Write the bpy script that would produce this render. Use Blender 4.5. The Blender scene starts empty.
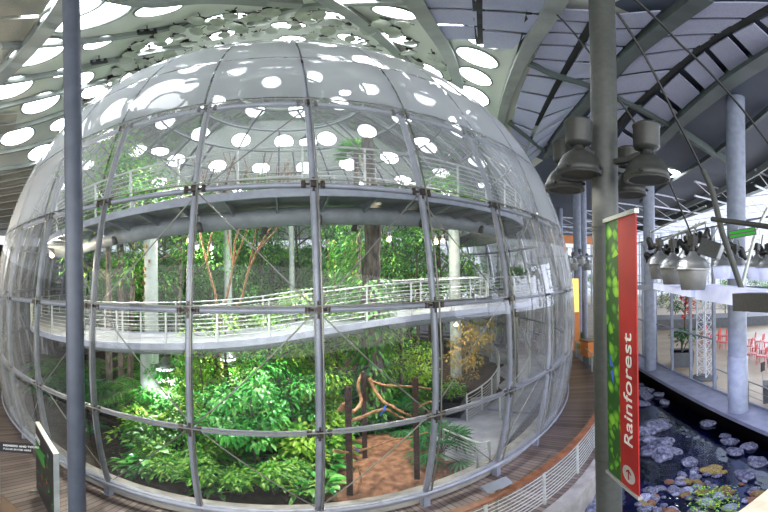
import bpy, bmesh, math, random
import numpy as np
from mathutils import Vector, Matrix, noise

R = math.radians
PI = math.pi
random.seed(7)
rng = np.random.default_rng(11)
scene = bpy.context.scene
COL = scene.collection

# ------------------------------------------------------------------ camera
CAMZ = 5.4
FX, FYY, HY, ROLL = 358.42, 332.70, 278.06, 0.0133
cam_d = bpy.data.cameras.new('camera')
cam = bpy.data.objects.new('camera', cam_d)
COL.objects.link(cam)
cam.location = (0, 0, CAMZ)
cam.rotation_euler = (PI / 2, ROLL, 0)
cam_d.type = 'PANO'
cam_d.clip_end = 400
for holder in (cam_d, getattr(cam_d, 'cycles', None)):
    if holder is not None and hasattr(holder, 'panorama_type'):
        holder.panorama_type = 'EQUIRECTANGULAR'
        holder.longitude_min = -384 / FX
        holder.longitude_max = 384 / FX
        holder.latitude_min = -(512 - HY) / FYY
        holder.latitude_max = HY / FYY
scene.camera = cam

# ------------------------------------------------------------------ world / exposure
world = bpy.data.worlds.new('world')
scene.world = world
world.use_nodes = True
wn = world.node_tree
wn.nodes.clear()
wo = wn.nodes.new('ShaderNodeOutputWorld')
wb = wn.nodes.new('ShaderNodeBackground')
wb.inputs[0].default_value = (0.80, 0.88, 1.0, 1)
wb.inputs[1].default_value = 1.0
wn.links.new(wb.outputs[0], wo.inputs[0])
scene.view_settings.view_transform = 'Standard'
scene.view_settings.look = 'None'
scene.view_settings.gamma = 1
scene.view_settings.use_curve_mapping = False
scene.view_settings.exposure = 0.42
SKYLIGHT = 9.0       # emission of the round skylights
GROW = 1600.0         # watts of each plant lamp in the dome
scene.cycles.max_bounces = 7
scene.cycles.transparent_max_bounces = 16
scene.cycles.caustics_reflective = False
scene.cycles.caustics_refractive = False
scene.cycles.sample_clamp_indirect = 6

def area(name, loc, aim, sx, sy, watts, col=(1, 1, 1)):
    d = bpy.data.lights.new(name, 'AREA'); d.shape = 'RECTANGLE'; d.size = sx; d.size_y = sy; d.energy = watts; d.color = col
    o = bpy.data.objects.new(name, d); COL.objects.link(o); o.location = loc
    o.rotation_euler = (Vector(aim) - Vector(loc)).to_track_quat('-Z', 'Y').to_euler(); return o
# added unseen fill light behind the viewer; daylight of the bright hall, right
area('rear_fill', (-4, -17, 6.5), (-6, 20, 10), 60, 13, 8500, (.98, 1, .96))
area('daylight_hall', (44, 10, 7), (10, 12, 8), 40, 10, 9000, (.74, .80, 1))

# ------------------------------------------------------------------ materials
def lin(c):
    return tuple(((x / 255) / 12.92 if x / 255 <= .04045 else (((x / 255) + .055) / 1.055) ** 2.4) for x in c) + (1,)

def pbr(name, col, rough=.5, metal=0., spec=.5, col2=None, scale=4., bump=0., detail=4., stretch=None, emit=None, es=0.):
    m = bpy.data.materials.new(name); m.use_nodes = True
    nt = m.node_tree; b = nt.nodes['Principled BSDF']
    b.inputs['Roughness'].default_value = rough; b.inputs['Metallic'].default_value = metal
    b.inputs['Specular IOR Level'].default_value = spec
    tc = nt.nodes.new('ShaderNodeTexCoord'); nz = nt.nodes.new('ShaderNodeTexNoise')
    nz.inputs['Scale'].default_value = scale; nz.inputs['Detail'].default_value = detail
    if stretch:
        mp = nt.nodes.new('ShaderNodeMapping'); mp.inputs['Scale'].default_value = stretch
        nt.links.new(tc.outputs['Object'], mp.inputs[0]); nt.links.new(mp.outputs[0], nz.inputs['Vector'])
    else:
        nt.links.new(tc.outputs['Object'], nz.inputs['Vector'])
    if col2 is None:
        col2 = tuple(int(x * .9) for x in col)
    rp = nt.nodes.new('ShaderNodeValToRGB')
    rp.color_ramp.elements[0].position = .35; rp.color_ramp.elements[1].position = .65
    rp.color_ramp.elements[0].color = lin(col2); rp.color_ramp.elements[1].color = lin(col)
    nt.links.new(nz.outputs['Fac'], rp.inputs[0]); nt.links.new(rp.outputs[0], b.inputs['Base Color'])
    if bump:
        bp = nt.nodes.new('ShaderNodeBump'); bp.inputs['Strength'].default_value = bump
        bp.inputs['Distance'].default_value = .05
        nt.links.new(nz.outputs['Fac'], bp.inputs['Height']); nt.links.new(bp.outputs[0], b.inputs['Normal'])
    if emit:
        b.inputs['Emission Color'].default_value = lin(emit); b.inputs['Emission Strength'].default_value = es
    return m

def leafmat(name, cols, trans=.35, rough=.38):
    m = bpy.data.materials.new(name); m.use_nodes = True
    nt = m.node_tree; b = nt.nodes['Principled BSDF']; out = nt.nodes['Material Output']
    g = nt.nodes.new('ShaderNodeNewGeometry'); rp = nt.nodes.new('ShaderNodeValToRGB')
    n = len(cols)
    while len(rp.color_ramp.elements) < n: rp.color_ramp.elements.new(.5)
    for i, c in enumerate(cols):
        rp.color_ramp.elements[i].position = i / (n - 1); rp.color_ramp.elements[i].color = lin(c)
    nt.links.new(g.outputs['Random Per Island'], rp.inputs[0])
    nt.links.new(rp.outputs[0], b.inputs['Base Color'])
    b.inputs['Roughness'].default_value = rough
    tr = nt.nodes.new('ShaderNodeBsdfTranslucent'); mx = nt.nodes.new('ShaderNodeMixShader')
    nt.links.new(rp.outputs[0], tr.inputs[0]); mx.inputs[0].default_value = trans
    nt.links.new(b.outputs[0], mx.inputs[1]); nt.links.new(tr.outputs[0], mx.inputs[2])
    nt.links.new(mx.outputs[0], out.inputs[0])
    return m

def glassmat(name, haze=.05, edge=.45, tint=(1, 1, 1), ior=1.35, hz=(235, 240, 245), rough=.03, power=2.5):
    """thin glazing: clear seen square on, milky and mirroring at grazing angles"""
    m = bpy.data.materials.new(name); m.use_nodes = True
    nt = m.node_tree; nt.nodes.clear(); N = nt.nodes.new; L = nt.links.new
    out = N('ShaderNodeOutputMaterial'); tr = N('ShaderNodeBsdfTransparent'); tr.inputs[0].default_value = (*tint, 1)
    df = N('ShaderNodeBsdfDiffuse'); df.inputs[0].default_value = lin(hz)
    tl = N('ShaderNodeBsdfTranslucent'); tl.inputs[0].default_value = lin(hz)
    dm = N('ShaderNodeMixShader'); dm.inputs[0].default_value = .5
    L(df.outputs[0], dm.inputs[1]); L(tl.outputs[0], dm.inputs[2])
    gl = N('ShaderNodeBsdfGlossy'); gl.inputs['Roughness'].default_value = rough
    lw = N('ShaderNodeLayerWeight'); lw.inputs[0].default_value = .5
    pw = N('ShaderNodeMath'); pw.operation = 'POWER'; pw.inputs[1].default_value = power
    ml = N('ShaderNodeMath'); ml.operation = 'MULTIPLY_ADD'; ml.inputs[1].default_value = edge; ml.inputs[2].default_value = haze
    L(lw.outputs['Facing'], pw.inputs[0]); L(pw.outputs[0], ml.inputs[0])
    m1 = N('ShaderNodeMixShader'); L(ml.outputs[0], m1.inputs[0]); L(tr.outputs[0], m1.inputs[1]); L(dm.outputs[0], m1.inputs[2])
    fr = N('ShaderNodeFresnel'); fr.inputs[0].default_value = ior
    fs = N('ShaderNodeMath'); fs.operation = 'MULTIPLY'; fs.inputs[1].default_value = .8; L(fr.outputs[0], fs.inputs[0])
    m2 = N('ShaderNodeMixShader'); L(fs.outputs[0], m2.inputs[0]); L(m1.outputs[0], m2.inputs[1]); L(gl.outputs[0], m2.inputs[2])
    L(m2.outputs[0], out.inputs[0])
    return m

def emis(name, col, s):
    m = bpy.data.materials.new(name); m.use_nodes = True
    nt = m.node_tree; nt.nodes.clear()
    o = nt.nodes.new('ShaderNodeOutputMaterial'); e = nt.nodes.new('ShaderNodeEmission')
    e.inputs[0].default_value = lin(col); e.inputs[1].default_value = s
    nt.links.new(e.outputs[0], o.inputs[0]); return m

def plankmat(name, ca, cb, cg, n, rings=None):
    """radial boards round the dome axis (object origin on the axis)"""
    m = bpy.data.materials.new(name); m.use_nodes = True
    nt = m.node_tree; N = nt.nodes.new; L = nt.links.new; b = nt.nodes['Principled BSDF']
    tc = N('ShaderNodeTexCoord'); sp = N('ShaderNodeSeparateXYZ'); L(tc.outputs['Object'], sp.inputs[0])
    at = N('ShaderNodeMath'); at.operation = 'ARCTAN2'; L(sp.outputs[0], at.inputs[0]); L(sp.outputs[1], at.inputs[1])
    mu = N('ShaderNodeMath'); mu.operation = 'MULTIPLY'; mu.inputs[1].default_value = n / (2 * PI); L(at.outputs[0], mu.inputs[0])
    fr = N('ShaderNodeMath'); fr.operation = 'FRACT'; L(mu.outputs[0], fr.inputs[0])
    fl = N('ShaderNodeMath'); fl.operation = 'FLOOR'; L(mu.outputs[0], fl.inputs[0])
    wn_ = N('ShaderNodeTexWhiteNoise'); wn_.noise_dimensions = '1D'; L(fl.outputs[0], wn_.inputs['W'])
    nz = N('ShaderNodeTexNoise'); nz.inputs['Scale'].default_value = 1.3; nz.inputs['Detail'].default_value = 5; L(tc.outputs['Object'], nz.inputs['Vector'])
    ad = N('ShaderNodeMath'); ad.operation = 'ADD'; L(wn_.outputs[0], ad.inputs[0]); L(nz.outputs['Fac'], ad.inputs[1])
    hf = N('ShaderNodeMath'); hf.operation = 'MULTIPLY'; hf.inputs[1].default_value = .5; L(ad.outputs[0], hf.inputs[0])
    rp = N('ShaderNodeValToRGB'); rp.color_ramp.elements[0].color = lin(ca); rp.color_ramp.elements[1].color = lin(cb)
    rp.color_ramp.elements[0].position = .2; rp.color_ramp.elements[1].position = .8; L(hf.outputs[0], rp.inputs[0])
    gt = N('ShaderNodeMath'); gt.operation = 'GREATER_THAN'; gt.inputs[1].default_value = .14; L(fr.outputs[0], gt.inputs[0])
    mx = N('ShaderNodeMixRGB'); mx.inputs[1].default_value = lin(cg); L(gt.outputs[0], mx.inputs[0]); L(rp.outputs[0], mx.inputs[2])
    L(mx.outputs[0], b.inputs['Base Color']); b.inputs['Roughness'].default_value = .42
    return m

M = {}
M['pipe'] = pbr('pipe_grey', (134, 138, 150), .4, .15)
M['cable'] = pbr('cable_steel', (128, 128, 120), .4, .6)
M['node'] = pbr('node_dark', (62, 54, 48), .5, .5)
M['glass'] = glassmat('dome_glass_clear', .004, .42, power=3.2)
M['glass_mid'] = glassmat('dome_glass_haze_mid', .075, .46, power=2., hz=(240, 244, 252))  # pale haze put into the colour of the middle panes
M['glass_top'] = glassmat('dome_glass_haze_top', .15, .56, power=1.7, hz=(236, 241, 250))  # stronger whitish haze painted into the upper panes
M['pane'] = glassmat('window_glass', .0, .02, power=5, ior=1.06)
M['column'] = pbr('column_grey', (74, 79, 90), .45, .1)
M['column_dark'] = pbr('column_dark_grey', (72, 74, 71), .5, .1, scale=9)
M['column_white'] = pbr('column_white', (134, 142, 162), .45)
M['ramp'] = pbr('ramp_paint', (116, 121, 126), .5)
M['ramp_edge'] = pbr('ramp_edge', (146, 152, 166), .45)
M['ramp_under'] = pbr('ramp_underside', (116, 123, 126), .6)
M['rail'] = pbr('rail_steel', (182, 186, 182), .35, .35)
M['concrete'] = pbr('concrete', (150, 146, 138), .7, scale=3, bump=.1, col2=(126, 122, 116))
M['path'] = pbr('path_concrete', (158, 160, 168), .65, scale=2, col2=(136, 138, 146))
M['slab'] = pbr('slab_paint', (122, 126, 148), .5, scale=2, col2=(104, 108, 128))
M['hallfloor'] = pbr('hall_floor', (176, 160, 138), .45, scale=.8, col2=(158, 142, 120))
M['soil'] = pbr('soil', (150, 108, 80), .95, scale=5, bump=.8, detail=9, col2=(96, 64, 44))
M['darksoil'] = pbr('dark_soil', (60, 46, 30), .95, scale=5, bump=.8, col2=(30, 22, 14))
M['bark'] = pbr('bark', (104, 96, 84), .9, scale=10, bump=.8, col2=(58, 50, 42), stretch=(1, 1, .25))
M['branch'] = pbr('branch_bark', (158, 118, 82), .85, scale=10, bump=.5, col2=(110, 76, 50))
M['post'] = pbr('post_wood', (66, 44, 34), .85, scale=8, bump=.4, col2=(38, 25, 20))
M['wood'] = pbr('handrail_wood', (132, 84, 54), .35, scale=6, col2=(96, 58, 36), stretch=(1, 1, 1))
M['deck'] = plankmat('deck_boards', (80, 68, 62), (122, 108, 100), (30, 26, 24), 620)
M['walk'] = pbr('walk_floor', (122, 96, 74), .5, scale=1.2, col2=(96, 74, 56))
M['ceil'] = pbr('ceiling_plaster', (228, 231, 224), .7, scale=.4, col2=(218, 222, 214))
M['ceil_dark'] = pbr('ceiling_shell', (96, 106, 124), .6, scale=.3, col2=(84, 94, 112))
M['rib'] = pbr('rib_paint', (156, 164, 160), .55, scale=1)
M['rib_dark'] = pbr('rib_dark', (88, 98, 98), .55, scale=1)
M['slot'] = pbr('slot_black', (26, 30, 30), .6)
M['tile'] = pbr('ceiling_tile', (190, 194, 222), .85, scale=30, col2=(172, 176, 206))
M['tile_warm'] = pbr('ceiling_tile_warm', (176, 174, 162), .85, scale=30, col2=(160, 158, 148))
M['skylight'] = emis('skylight_glow', (246, 250, 255), SKYLIGHT)
M['flap'] = pbr('flap_glass', (196, 202, 192), .35, .2, scale=2)
M['chrome'] = pbr('actuator_metal', (170, 172, 168), .3, .8)
M['black'] = pbr('black_paint', (22, 22, 24), .45)
M['lampgrey'] = pbr('floodlight_grey', (58, 59, 57), .5, .3, scale=10)
M['lampsilver'] = pbr('spun_aluminium', (176, 178, 182), .3, .75)
M['lampcone'] = pbr('lamp_skirt', (150, 152, 152), .5, .2)
M['lens'] = emis('lamp_lens', (255, 244, 214), 2.2)
M['warm'] = emis('warm_bulb', (255, 216, 160), 22)
M['cool'] = emis('cool_bulb', (240, 246, 255), 5)
M['inner_column'] = pbr('inner_column_paint', (150, 160, 154), .55)
M['white'] = pbr('white_paint', (214, 218, 232), .5)
M['lightbox'] = pbr('lit_white_box', (214, 220, 240), .5, emit=(200, 208, 255), es=.35)
M['darkbox'] = pbr('dark_box', (72, 74, 74), .6, scale=20)
M['red'] = pbr('banner_red', (168, 22, 20), .6, col2=(150, 16, 16), scale=2)
M['letter'] = pbr('lettering_white', (235, 232, 228), .6)
M['chair'] = pbr('red_chair', (206, 34, 34), .4)
M['orange'] = pbr('orange_wood', (214, 128, 62), .5)
M['rock'] = pbr('rock_blue_grey', (118, 120, 140), .6, scale=3, bump=1., detail=9, col2=(34, 38, 58))
M['rockwarm'] = pbr('orange_rock', (150, 104, 74), .8, scale=8, bump=.8, detail=8, col2=(84, 62, 56))
M['rockpale'] = pbr('pale_rock', (176, 180, 200), .7, scale=8, bump=.8, detail=8, col2=(96, 100, 130))
M['rockmoss'] = pbr('mossy_rock', (158, 128, 74), .8, scale=8, bump=.8, detail=8, col2=(70, 78, 40))
M['poolbed'] = pbr('pool_bed', (66, 86, 150), .8, scale=1.6, bump=.5, detail=8, col2=(18, 26, 60))
M['wallgrey'] = pbr('wall_grey', (112, 112, 104), .8, scale=.5)
M['walldark'] = pbr('wall_dark', (62, 48, 38), .8, scale=.5, col2=(38, 30, 26))
M['stage'] = pbr('stage_grey', (96, 100, 108), .6)
M['bluef'] = pbr('parrot_blue', (40, 96, 190), .6)
M['yellowf'] = pbr('parrot_yellow', (226, 176, 50), .6)
M['whitef'] = pbr('parrot_white', (235, 235, 230), .6)
M['bright'] = leafmat('leaf_bright', [(44, 118, 38), (84, 156, 46), (124, 186, 62), (60, 136, 44), (168, 204, 84)])
M['mid'] = leafmat('leaf_mid', [(34, 92, 34), (64, 130, 44), (96, 156, 60), (44, 104, 40), (128, 174, 84)])
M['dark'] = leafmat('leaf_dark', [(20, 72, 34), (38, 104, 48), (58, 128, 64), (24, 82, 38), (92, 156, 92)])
M['lime'] = leafmat('leaf_lime', [(96, 160, 44), (164, 206, 64), (70, 140, 44), (196, 220, 96)])
M['gloss'] = leafmat('leaf_gloss', [(36, 112, 44), (60, 150, 56), (92, 176, 74), (40, 124, 48), (140, 204, 110)], .2, .25)
M['autumn'] = leafmat('leaf_autumn', [(120, 110, 40), (170, 146, 60), (96, 110, 44), (190, 150, 80), (90, 70, 36)])
M['redleaf'] = leafmat('leaf_red', [(190, 30, 40), (210, 60, 40), (150, 24, 30)])

def watermat():
    m = bpy.data.materials.new('water'); m.use_nodes = True
    nt = m.node_tree; nt.nodes.clear(); N = nt.nodes.new; L = nt.links.new
    out = N('ShaderNodeOutputMaterial'); tr = N('ShaderNodeBsdfTransparent'); tr.inputs[0].default_value = (.16, .26, .62, 1)
    gl = N('ShaderNodeBsdfGlossy'); gl.inputs['Roughness'].default_value = .03; gl.inputs[0].default_value = (.8, .88, 1, 1)
    fr = N('ShaderNodeFresnel'); fr.inputs[0].default_value = 1.5
    tc = N('ShaderNodeTexCoord'); nz = N('ShaderNodeTexNoise'); nz.inputs['Scale'].default_value = 2.2; nz.inputs['Detail'].default_value = 3
    bp = N('ShaderNodeBump'); bp.inputs['Strength'].default_value = .25; bp.inputs['Distance'].default_value = .06
    L(tc.outputs['Object'], nz.inputs['Vector']); L(nz.outputs['Fac'], bp.inputs['Height'])
    L(bp.outputs[0], gl.inputs['Normal']); L(bp.outputs[0], fr.inputs['Normal'])
    ma = N('ShaderNodeMath'); ma.operation = 'MULTIPLY_ADD'; ma.inputs[1].default_value = 1.0; ma.inputs[2].default_value = .12
    L(fr.outputs[0], ma.inputs[0])
    mx = N('ShaderNodeMixShader'); L(ma.outputs[0], mx.inputs[0]); L(tr.outputs[0], mx.inputs[1]); L(gl.outputs[0], mx.inputs[2])
    L(mx.outputs[0], out.inputs[0]); return m
M['water'] = watermat()

# ------------------------------------------------------------------ photo point -> place
UPV = Vector((math.sin(ROLL), 0, math.cos(ROLL))); RTV = Vector((math.cos(ROLL), 0, -math.sin(ROLL))); EYE = Vector((0, 0, CAMZ))
def ray(px, py):
    lo = (px - 384) / FX; la = (HY - py) / FYY
    return RTV * (math.cos(la) * math.sin(lo)) + Vector((0, 1, 0)) * (math.cos(la) * math.cos(lo)) + UPV * math.sin(la)
def PH(px, py, d):
    v = ray(px, py); return EYE + v * (d / math.hypot(v.x, v.y))
def PZ(px, py, z=0.):
    v = ray(px, py); return EYE + v * ((z - CAMZ) / v.z)
def proj(p):
    v = Vector(p) - EYE; x = v.dot(RTV); y = v.y; z = v.dot(UPV)
    return 384 + FX * math.atan2(x, y), HY - FYY * math.atan2(z, math.hypot(x, y))

RD = 13.7
CX, CY, CZ = -.385 * RD, 1.3458 * RD, CAMZ - .1187 * RD
def pol(psi, r, z):
    """psi: angle round the dome axis from the -Y side towards +X (radians)"""
    return Vector((CX + r * math.sin(psi), CY - r * math.cos(psi), z))
def rc(p): return math.hypot(p[0] - CX, p[1] - CY)
def psi_of(p): return math.atan2(p[0] - CX, -(p[1] - CY))
def zroof(x, y):
    r = math.hypot(x - CX, y - CY)
    return 12.3 + 8.2 * math.exp(-(r / 11.) ** 2)
def PR(px, py, off=0.):
    v = ray(px, py); t = 1.
    while t < 90:
        p = EYE + v * t
        if p.z > zroof(p.x, p.y): break
        t += .1
    return EYE + v * (t - .05) - Vector((0, 0, off))

# ------------------------------------------------------------------ object helpers
def tag(o, label=None, cat=None, group=None, kind=None):
    if label: o['label'] = label
    if cat: o['category'] = cat
    if group: o['group'] = group
    if kind: o['kind'] = kind
    return o
def empty(name, loc=(0, 0, 0), label=None, cat=None, group=None, rz=0):
    o = bpy.data.objects.new(name, None); COL.objects.link(o); o.location = loc; o.rotation_euler = (0, 0, rz)
    o.empty_display_size = .1
    return tag(o, label, cat, group)
def copy_tree(o, parent=None):
    c = o.copy(); COL.objects.link(c)
    if parent: c.parent = parent
    for ch in list(o.children): copy_tree(ch, c)
    return c

class MB:
    """collects shapes for ONE mesh"""
    def __init__(s): s.v = []; s.f = []; s.sm = []
    def add(s, vs, fs, smooth=False):
        n = len(s.v); s.v += [tuple(v) for v in vs]; s.f += [tuple(i + n for i in f) for f in fs]; s.sm += [smooth] * len(fs); return s
    def box(s, c, size, rot=None):
        c = Vector(c); h = Vector(size) / 2; vs = []
        for i in range(8):
            p = Vector(((-1, 1)[i & 1] * h.x, (-1, 1)[(i >> 1) & 1] * h.y, (-1, 1)[(i >> 2) & 1] * h.z))
            if rot is not None: p = rot @ p
            vs.append(c + p)
        return s.add(vs, [(0, 2, 3, 1), (4, 5, 7, 6), (0, 1, 5, 4), (2, 6, 7, 3), (0, 4, 6, 2), (1, 3, 7, 5)])
    def tube(s, pts, r, n=8, cap=True, closed=False):
        pts = [Vector(p) for p in pts]; N = len(pts); rs = r if isinstance(r, (list, tuple)) else [r] * N
        rings = []; prev = None
        for i, p in enumerate(pts):
            if closed: t = pts[(i + 1) % N] - pts[i - 1]
            else: t = pts[min(i + 1, N - 1)] - pts[max(i - 1, 0)]
            if t.length < 1e-9: t = Vector((0, 0, 1))
            t.normalize()
            if prev is None:
                a = Vector((0, 0, 1)) if abs(t.z) < .9 else Vector((1, 0, 0)); u = t.cross(a).normalized()
            else:
                u = prev - t * prev.dot(t); u = u.normalized() if u.length > 1e-6 else t.orthogonal().normalized()
            prev = u; w = t.cross(u)
            rings.append([p + (u * math.cos(2 * PI * k / n) + w * math.sin(2 * PI * k / n)) * rs[i] for k in range(n)])
        vs = [v for rg in rings for v in rg]; fs = []
        for i in range(N if closed else N - 1):
            j = (i + 1) % N
            for k in range(n):
                fs.append((i * n + k, i * n + (k + 1) % n, j * n + (k + 1) % n, j * n + k))
        s.add(vs, fs, True)
        if cap and not closed:
            s.add(rings[0], [tuple(range(n))[::-1]]); s.add(rings[-1], [tuple(range(n))])
        return s
    def rod(s, a, b, r, n=6): return s.tube([a, b], r, n)
    def sweep(s, pts, w, h, up=Vector((0, 0, 1)), closed=False):
        """rectangular bar along pts, w across, h along up (top at pts)"""
        pts = [Vector(p) for p in pts]; N = len(pts); vs = []
        for i, p in enumerate(pts):
            t = (pts[(i + 1) % N] - pts[i - 1]) if closed else (pts[min(i + 1, N - 1)] - pts[max(i - 1, 0)])
            t.normalize(); sd = t.cross(up); sd = sd.normalized() if sd.length > 1e-6 else t.orthogonal().normalized()
            u = sd.cross(t).normalized()
            for a, b in ((-.5, 0), (.5, 0), (.5, -1), (-.5, -1)): vs.append(p + sd * a * w + u * b * h)
        fs = []
        for i in range(N if closed else N - 1):
            j = (i + 1) % N
            for k in range(4): fs.append((i * 4 + k, i * 4 + (k + 1) % 4, j * 4 + (k + 1) % 4, j * 4 + k))
        if not closed: fs += [(3, 2, 1, 0), tuple((N - 1) * 4 + k for k in range(4))]
        return s.add(vs, fs)
    def lathe(s, prof, c=(0, 0, 0), n=24, rot=None, smooth=True):
        c = Vector(c); vs = []
        for r, z in prof:
            for k in range(n):
                p = Vector((r * math.cos(2 * PI * k / n), r * math.sin(2 * PI * k / n), z))
                if rot is not None: p = rot @ p
                vs.append(c + p)
        fs = [(i * n + k, i * n + (k + 1) % n, (i + 1) * n + (k + 1) % n, (i + 1) * n + k) for i in range(len(prof) - 1) for k in range(n)]
        s.add(vs, fs, smooth)
        if prof[0][0] > 1e-4: s.add(vs[:n], [tuple(range(n))[::-1]])
        if prof[-1][0] > 1e-4: s.add(vs[-n:], [tuple(range(n))])
        return s
    def build(s, name, mat, parent=None, loc=(0, 0, 0)):
        me = bpy.data.meshes.new(name); me.from_pydata([tuple(v) for v in s.v], [], s.f); me.update()
        me.polygons.foreach_set('use_smooth', s.sm)
        me.materials.append(mat)
        o = bpy.data.objects.new(name, me); COL.objects.link(o)
        o.location = loc
        if parent is not None: o.parent = parent
        return o
def recenter(o, loc):
    """move a world-space mesh's origin to loc"""
    loc = Vector(loc); o.data.transform(Matrix.Translation(-loc)); o.location = loc; return o
def prism(poly, z0, z1):
    m = MB(); n = len(poly)
    vs = [(x, y, z0) for x, y in poly] + [(x, y, z1) for x, y in poly]
    m.add(vs, [tuple(range(n))[::-1], tuple(range(n, 2 * n))] + [(i, (i + 1) % n, n + (i + 1) % n, n + i) for i in range(n)]); return m
def annulus(r0, r1, a0, a1, z0, z1, n=96):
    m = MB(); vs = []
    for i in range(n + 1):
        a = a0 + (a1 - a0) * i / n
        for r, z in ((r0, z1), (r1, z1), (r1, z0), (r0, z0)): vs.append(pol(a, r, z) - Vector((CX, CY, 0)))
    fs = [(i * 4 + k, i * 4 + (k + 1) % 4, i * 4 + 4 + (k + 1) % 4, i * 4 + 4 + k) for i in range(n) for k in range(4)]
    if abs(a1 - a0) < 2 * PI - .01: fs += [(3, 2, 1, 0), tuple(n * 4 + k for k in range(4))]
    m.add(vs, fs); return m
AX = (CX, CY, 0)
def smooth_line(pts, k=6):
    """Catmull-Rom through the points"""
    P = [Vector(p) for p in pts]; P = [P[0] * 2 - P[1]] + P + [P[-1] * 2 - P[-2]]; out = []
    for i in range(1, len(P) - 2):
        for j in range(k):
            t = j / k; a, b, c, d = P[i - 1:i + 3]
            out.append(.5 * ((2 * b) + (c - a) * t + (2 * a - 5 * b + 4 * c - d) * t * t + (3 * b - a - 3 * c + d) * t ** 3))
    out.append(P[-2]); return out

# ================================================================== SETTING: floors
A_ = PZ(768, 433, 0); B_ = PZ(639, 368, 0); sd_ = (B_ - A_).normalized()
S0 = A_ - sd_ * 9; S1 = B_ + sd_ * 4; nrm = Vector((sd_.y, -sd_.x, 0))
if nrm.x < 0: nrm = -nrm
tag(MB().box((8, 22, -2.3), (110, 110, .3)).build('floor_pool_bed', M['poolbed']), kind='structure')
S0r = S0 + nrm * .9; S1r = S1 + nrm * .9
o = prism([(S0r.x, S0r.y), (S0.x + 60 * nrm.x, S0.y + 60 * nrm.y), (60, 75), (S1r.x - 5, 75), (S1r.x, S1r.y)], -.05, 0)
tag(o.build('floor_hall', M['hallfloor']), kind='structure')
tag(MB().add([(p.x, p.y, z) for z in (-2.2, -.05) for p in (S0r, S1r, S1r + nrm * .3, S0r + nrm * .3)], [(3, 2, 1, 0), (4, 5, 6, 7), (0, 1, 5, 4), (1, 2, 6, 5), (2, 3, 7, 6), (3, 0, 4, 7)]).build('wall_pool', M['walldark']), kind='structure')
o = MB(); a, b, c, d = S0, S1, S1 + nrm * 1.45, S0 + nrm * 1.45
for zz in (.03,): o.add([(p.x, p.y, z) for z in (-.14, zz) for p in (a, b, c, d)], [(3, 2, 1, 0), (4, 5, 6, 7), (0, 1, 5, 4), (1, 2, 6, 5), (2, 3, 7, 6), (3, 0, 4, 7)])
tag(o.build('floor_walkway', M['slab']), kind='structure')
# back floor, left floor, deck ring, floor of the dome
tag(prism([(5.0, 29.8), (S1.x, S1.y), (S1.x - 5, 75), (-60, 75), (-60, 34), (-8, 34)], -.9, -.02).build('floor_back', M['path']), kind='structure')
tag(annulus(15., 42, -PI * 1.02, R(2), -.9, -.005, 90).build('floor_left', M['walk'], loc=AX), kind='structure')
tag(annulus(12.9, 15., -PI, PI, -.6, .01, 160).build('floor_deck', M['deck'], loc=AX), kind='structure')
P = [pol(R(66), 14.8, 0), PZ(634, 440, 0), PZ(634, 404, 0), PZ(606, 384, 0), PZ(592, 370, 0), PZ(569, 350, 0), pol(R(118), 14.8, 0), pol(R(100), 14.4, 0), pol(R(85), 14.4, 0)]
tag(prism([(p.x - CX, p.y - CY) for p in P], -.6, .006).build('floor_landing', M['deck'], loc=AX), kind='structure')
tag(annulus(15., 15.28, R(1), R(66), -.75, .06, 100).build('trim_1', M['concrete'], loc=AX), kind='structure')
tag(annulus(0.02, 12.95, -PI, PI, -.6, -.02, 96).build('floor_dome', M['darksoil'], loc=AX), kind='structure')
# rising planted bank in the left and middle of the dome
def bank(p):
    """height of the planted ground"""
    r = rc(p); ps = psi_of(p)
    return max(0, 1 - abs(r - 5.5) / 6.5) * 1.0 * max(0., min(1, (math.cos(ps - PI * 1.0) + .9)))
m = MB(); nr, na = 24, 72; vs = []
for i in range(nr + 1):
    for k in range(na):
        a = 2 * PI * k / na; r = 12.6 * i / nr; p = pol(a, r, 0)
        z = bank(p) + .10 * noise.noise(Vector((p.x * .8, p.y * .8, 0))) + .03
        vs.append((p.x - CX, p.y - CY, z if r < 12.3 else .0))
m.add(vs, [(i * na + k, i * na + (k + 1) % na, (i + 1) * na + (k + 1) % na, (i + 1) * na + k) for i in range(nr) for k in range(na)], True)
tag(m.build('ground_planting_bed', M['darksoil'], loc=AX), kind='structure')
def gz(p): return bank(p) + .05
# soil clearing: bumpy sandy mound
def blob(poly, z, amp, mat, name, nsub=26):
    P = [PZ(x, y, z) for x, y in poly]; c = sum(P, Vector()) / len(P); L = smooth_line(P + [P[0]], 5)[:-1]; n = len(L); vs = [c.copy()]; vs[0].z = z + amp; fs = []
    for i in range(1, 11):
        t = i / 10
        for q in L:
            p = c.lerp(q, t); p.z = z + amp * (1 - t ** 2) + .05 * noise.noise(Vector((p.x * 2, p.y * 2, 3))) * (1 if i < 10 else 0)
            vs.append(p)
    fs += [(0, 1 + k, 1 + (k + 1) % n) for k in range(n)]
    for i in range(9): fs += [(1 + i * n + k, 1 + (i + 1) * n + k, 1 + (i + 1) * n + (k + 1) % n, 1 + i * n + (k + 1) % n) for k in range(n)]
    return MB().add(vs, fs, True).build(name, mat)
o = blob([(318, 499), (325, 465), (352, 440), (385, 432), (425, 434), (436, 447), (452, 462), (478, 462), (440, 478), (400, 492), (352, 501)], .12, .16, M['soil'], 'soil_clearing')
tag(o, 'patch of bare orange brown soil under the perch posts', 'soil', kind='stuff')
# concrete forecourt of the dome on the right
pts = [(436, 462), (425, 425), (432, 370), (440, 345), (500, 335), (545, 350), (556, 372), (548, 392), (520, 425), (500, 450), (470, 468)]
P = [PZ(x, y, .12) for x, y in pts]
tag(prism([(p.x, p.y) for p in P], .0, .125).build('floor_path', M['path']), kind='structure')

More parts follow.
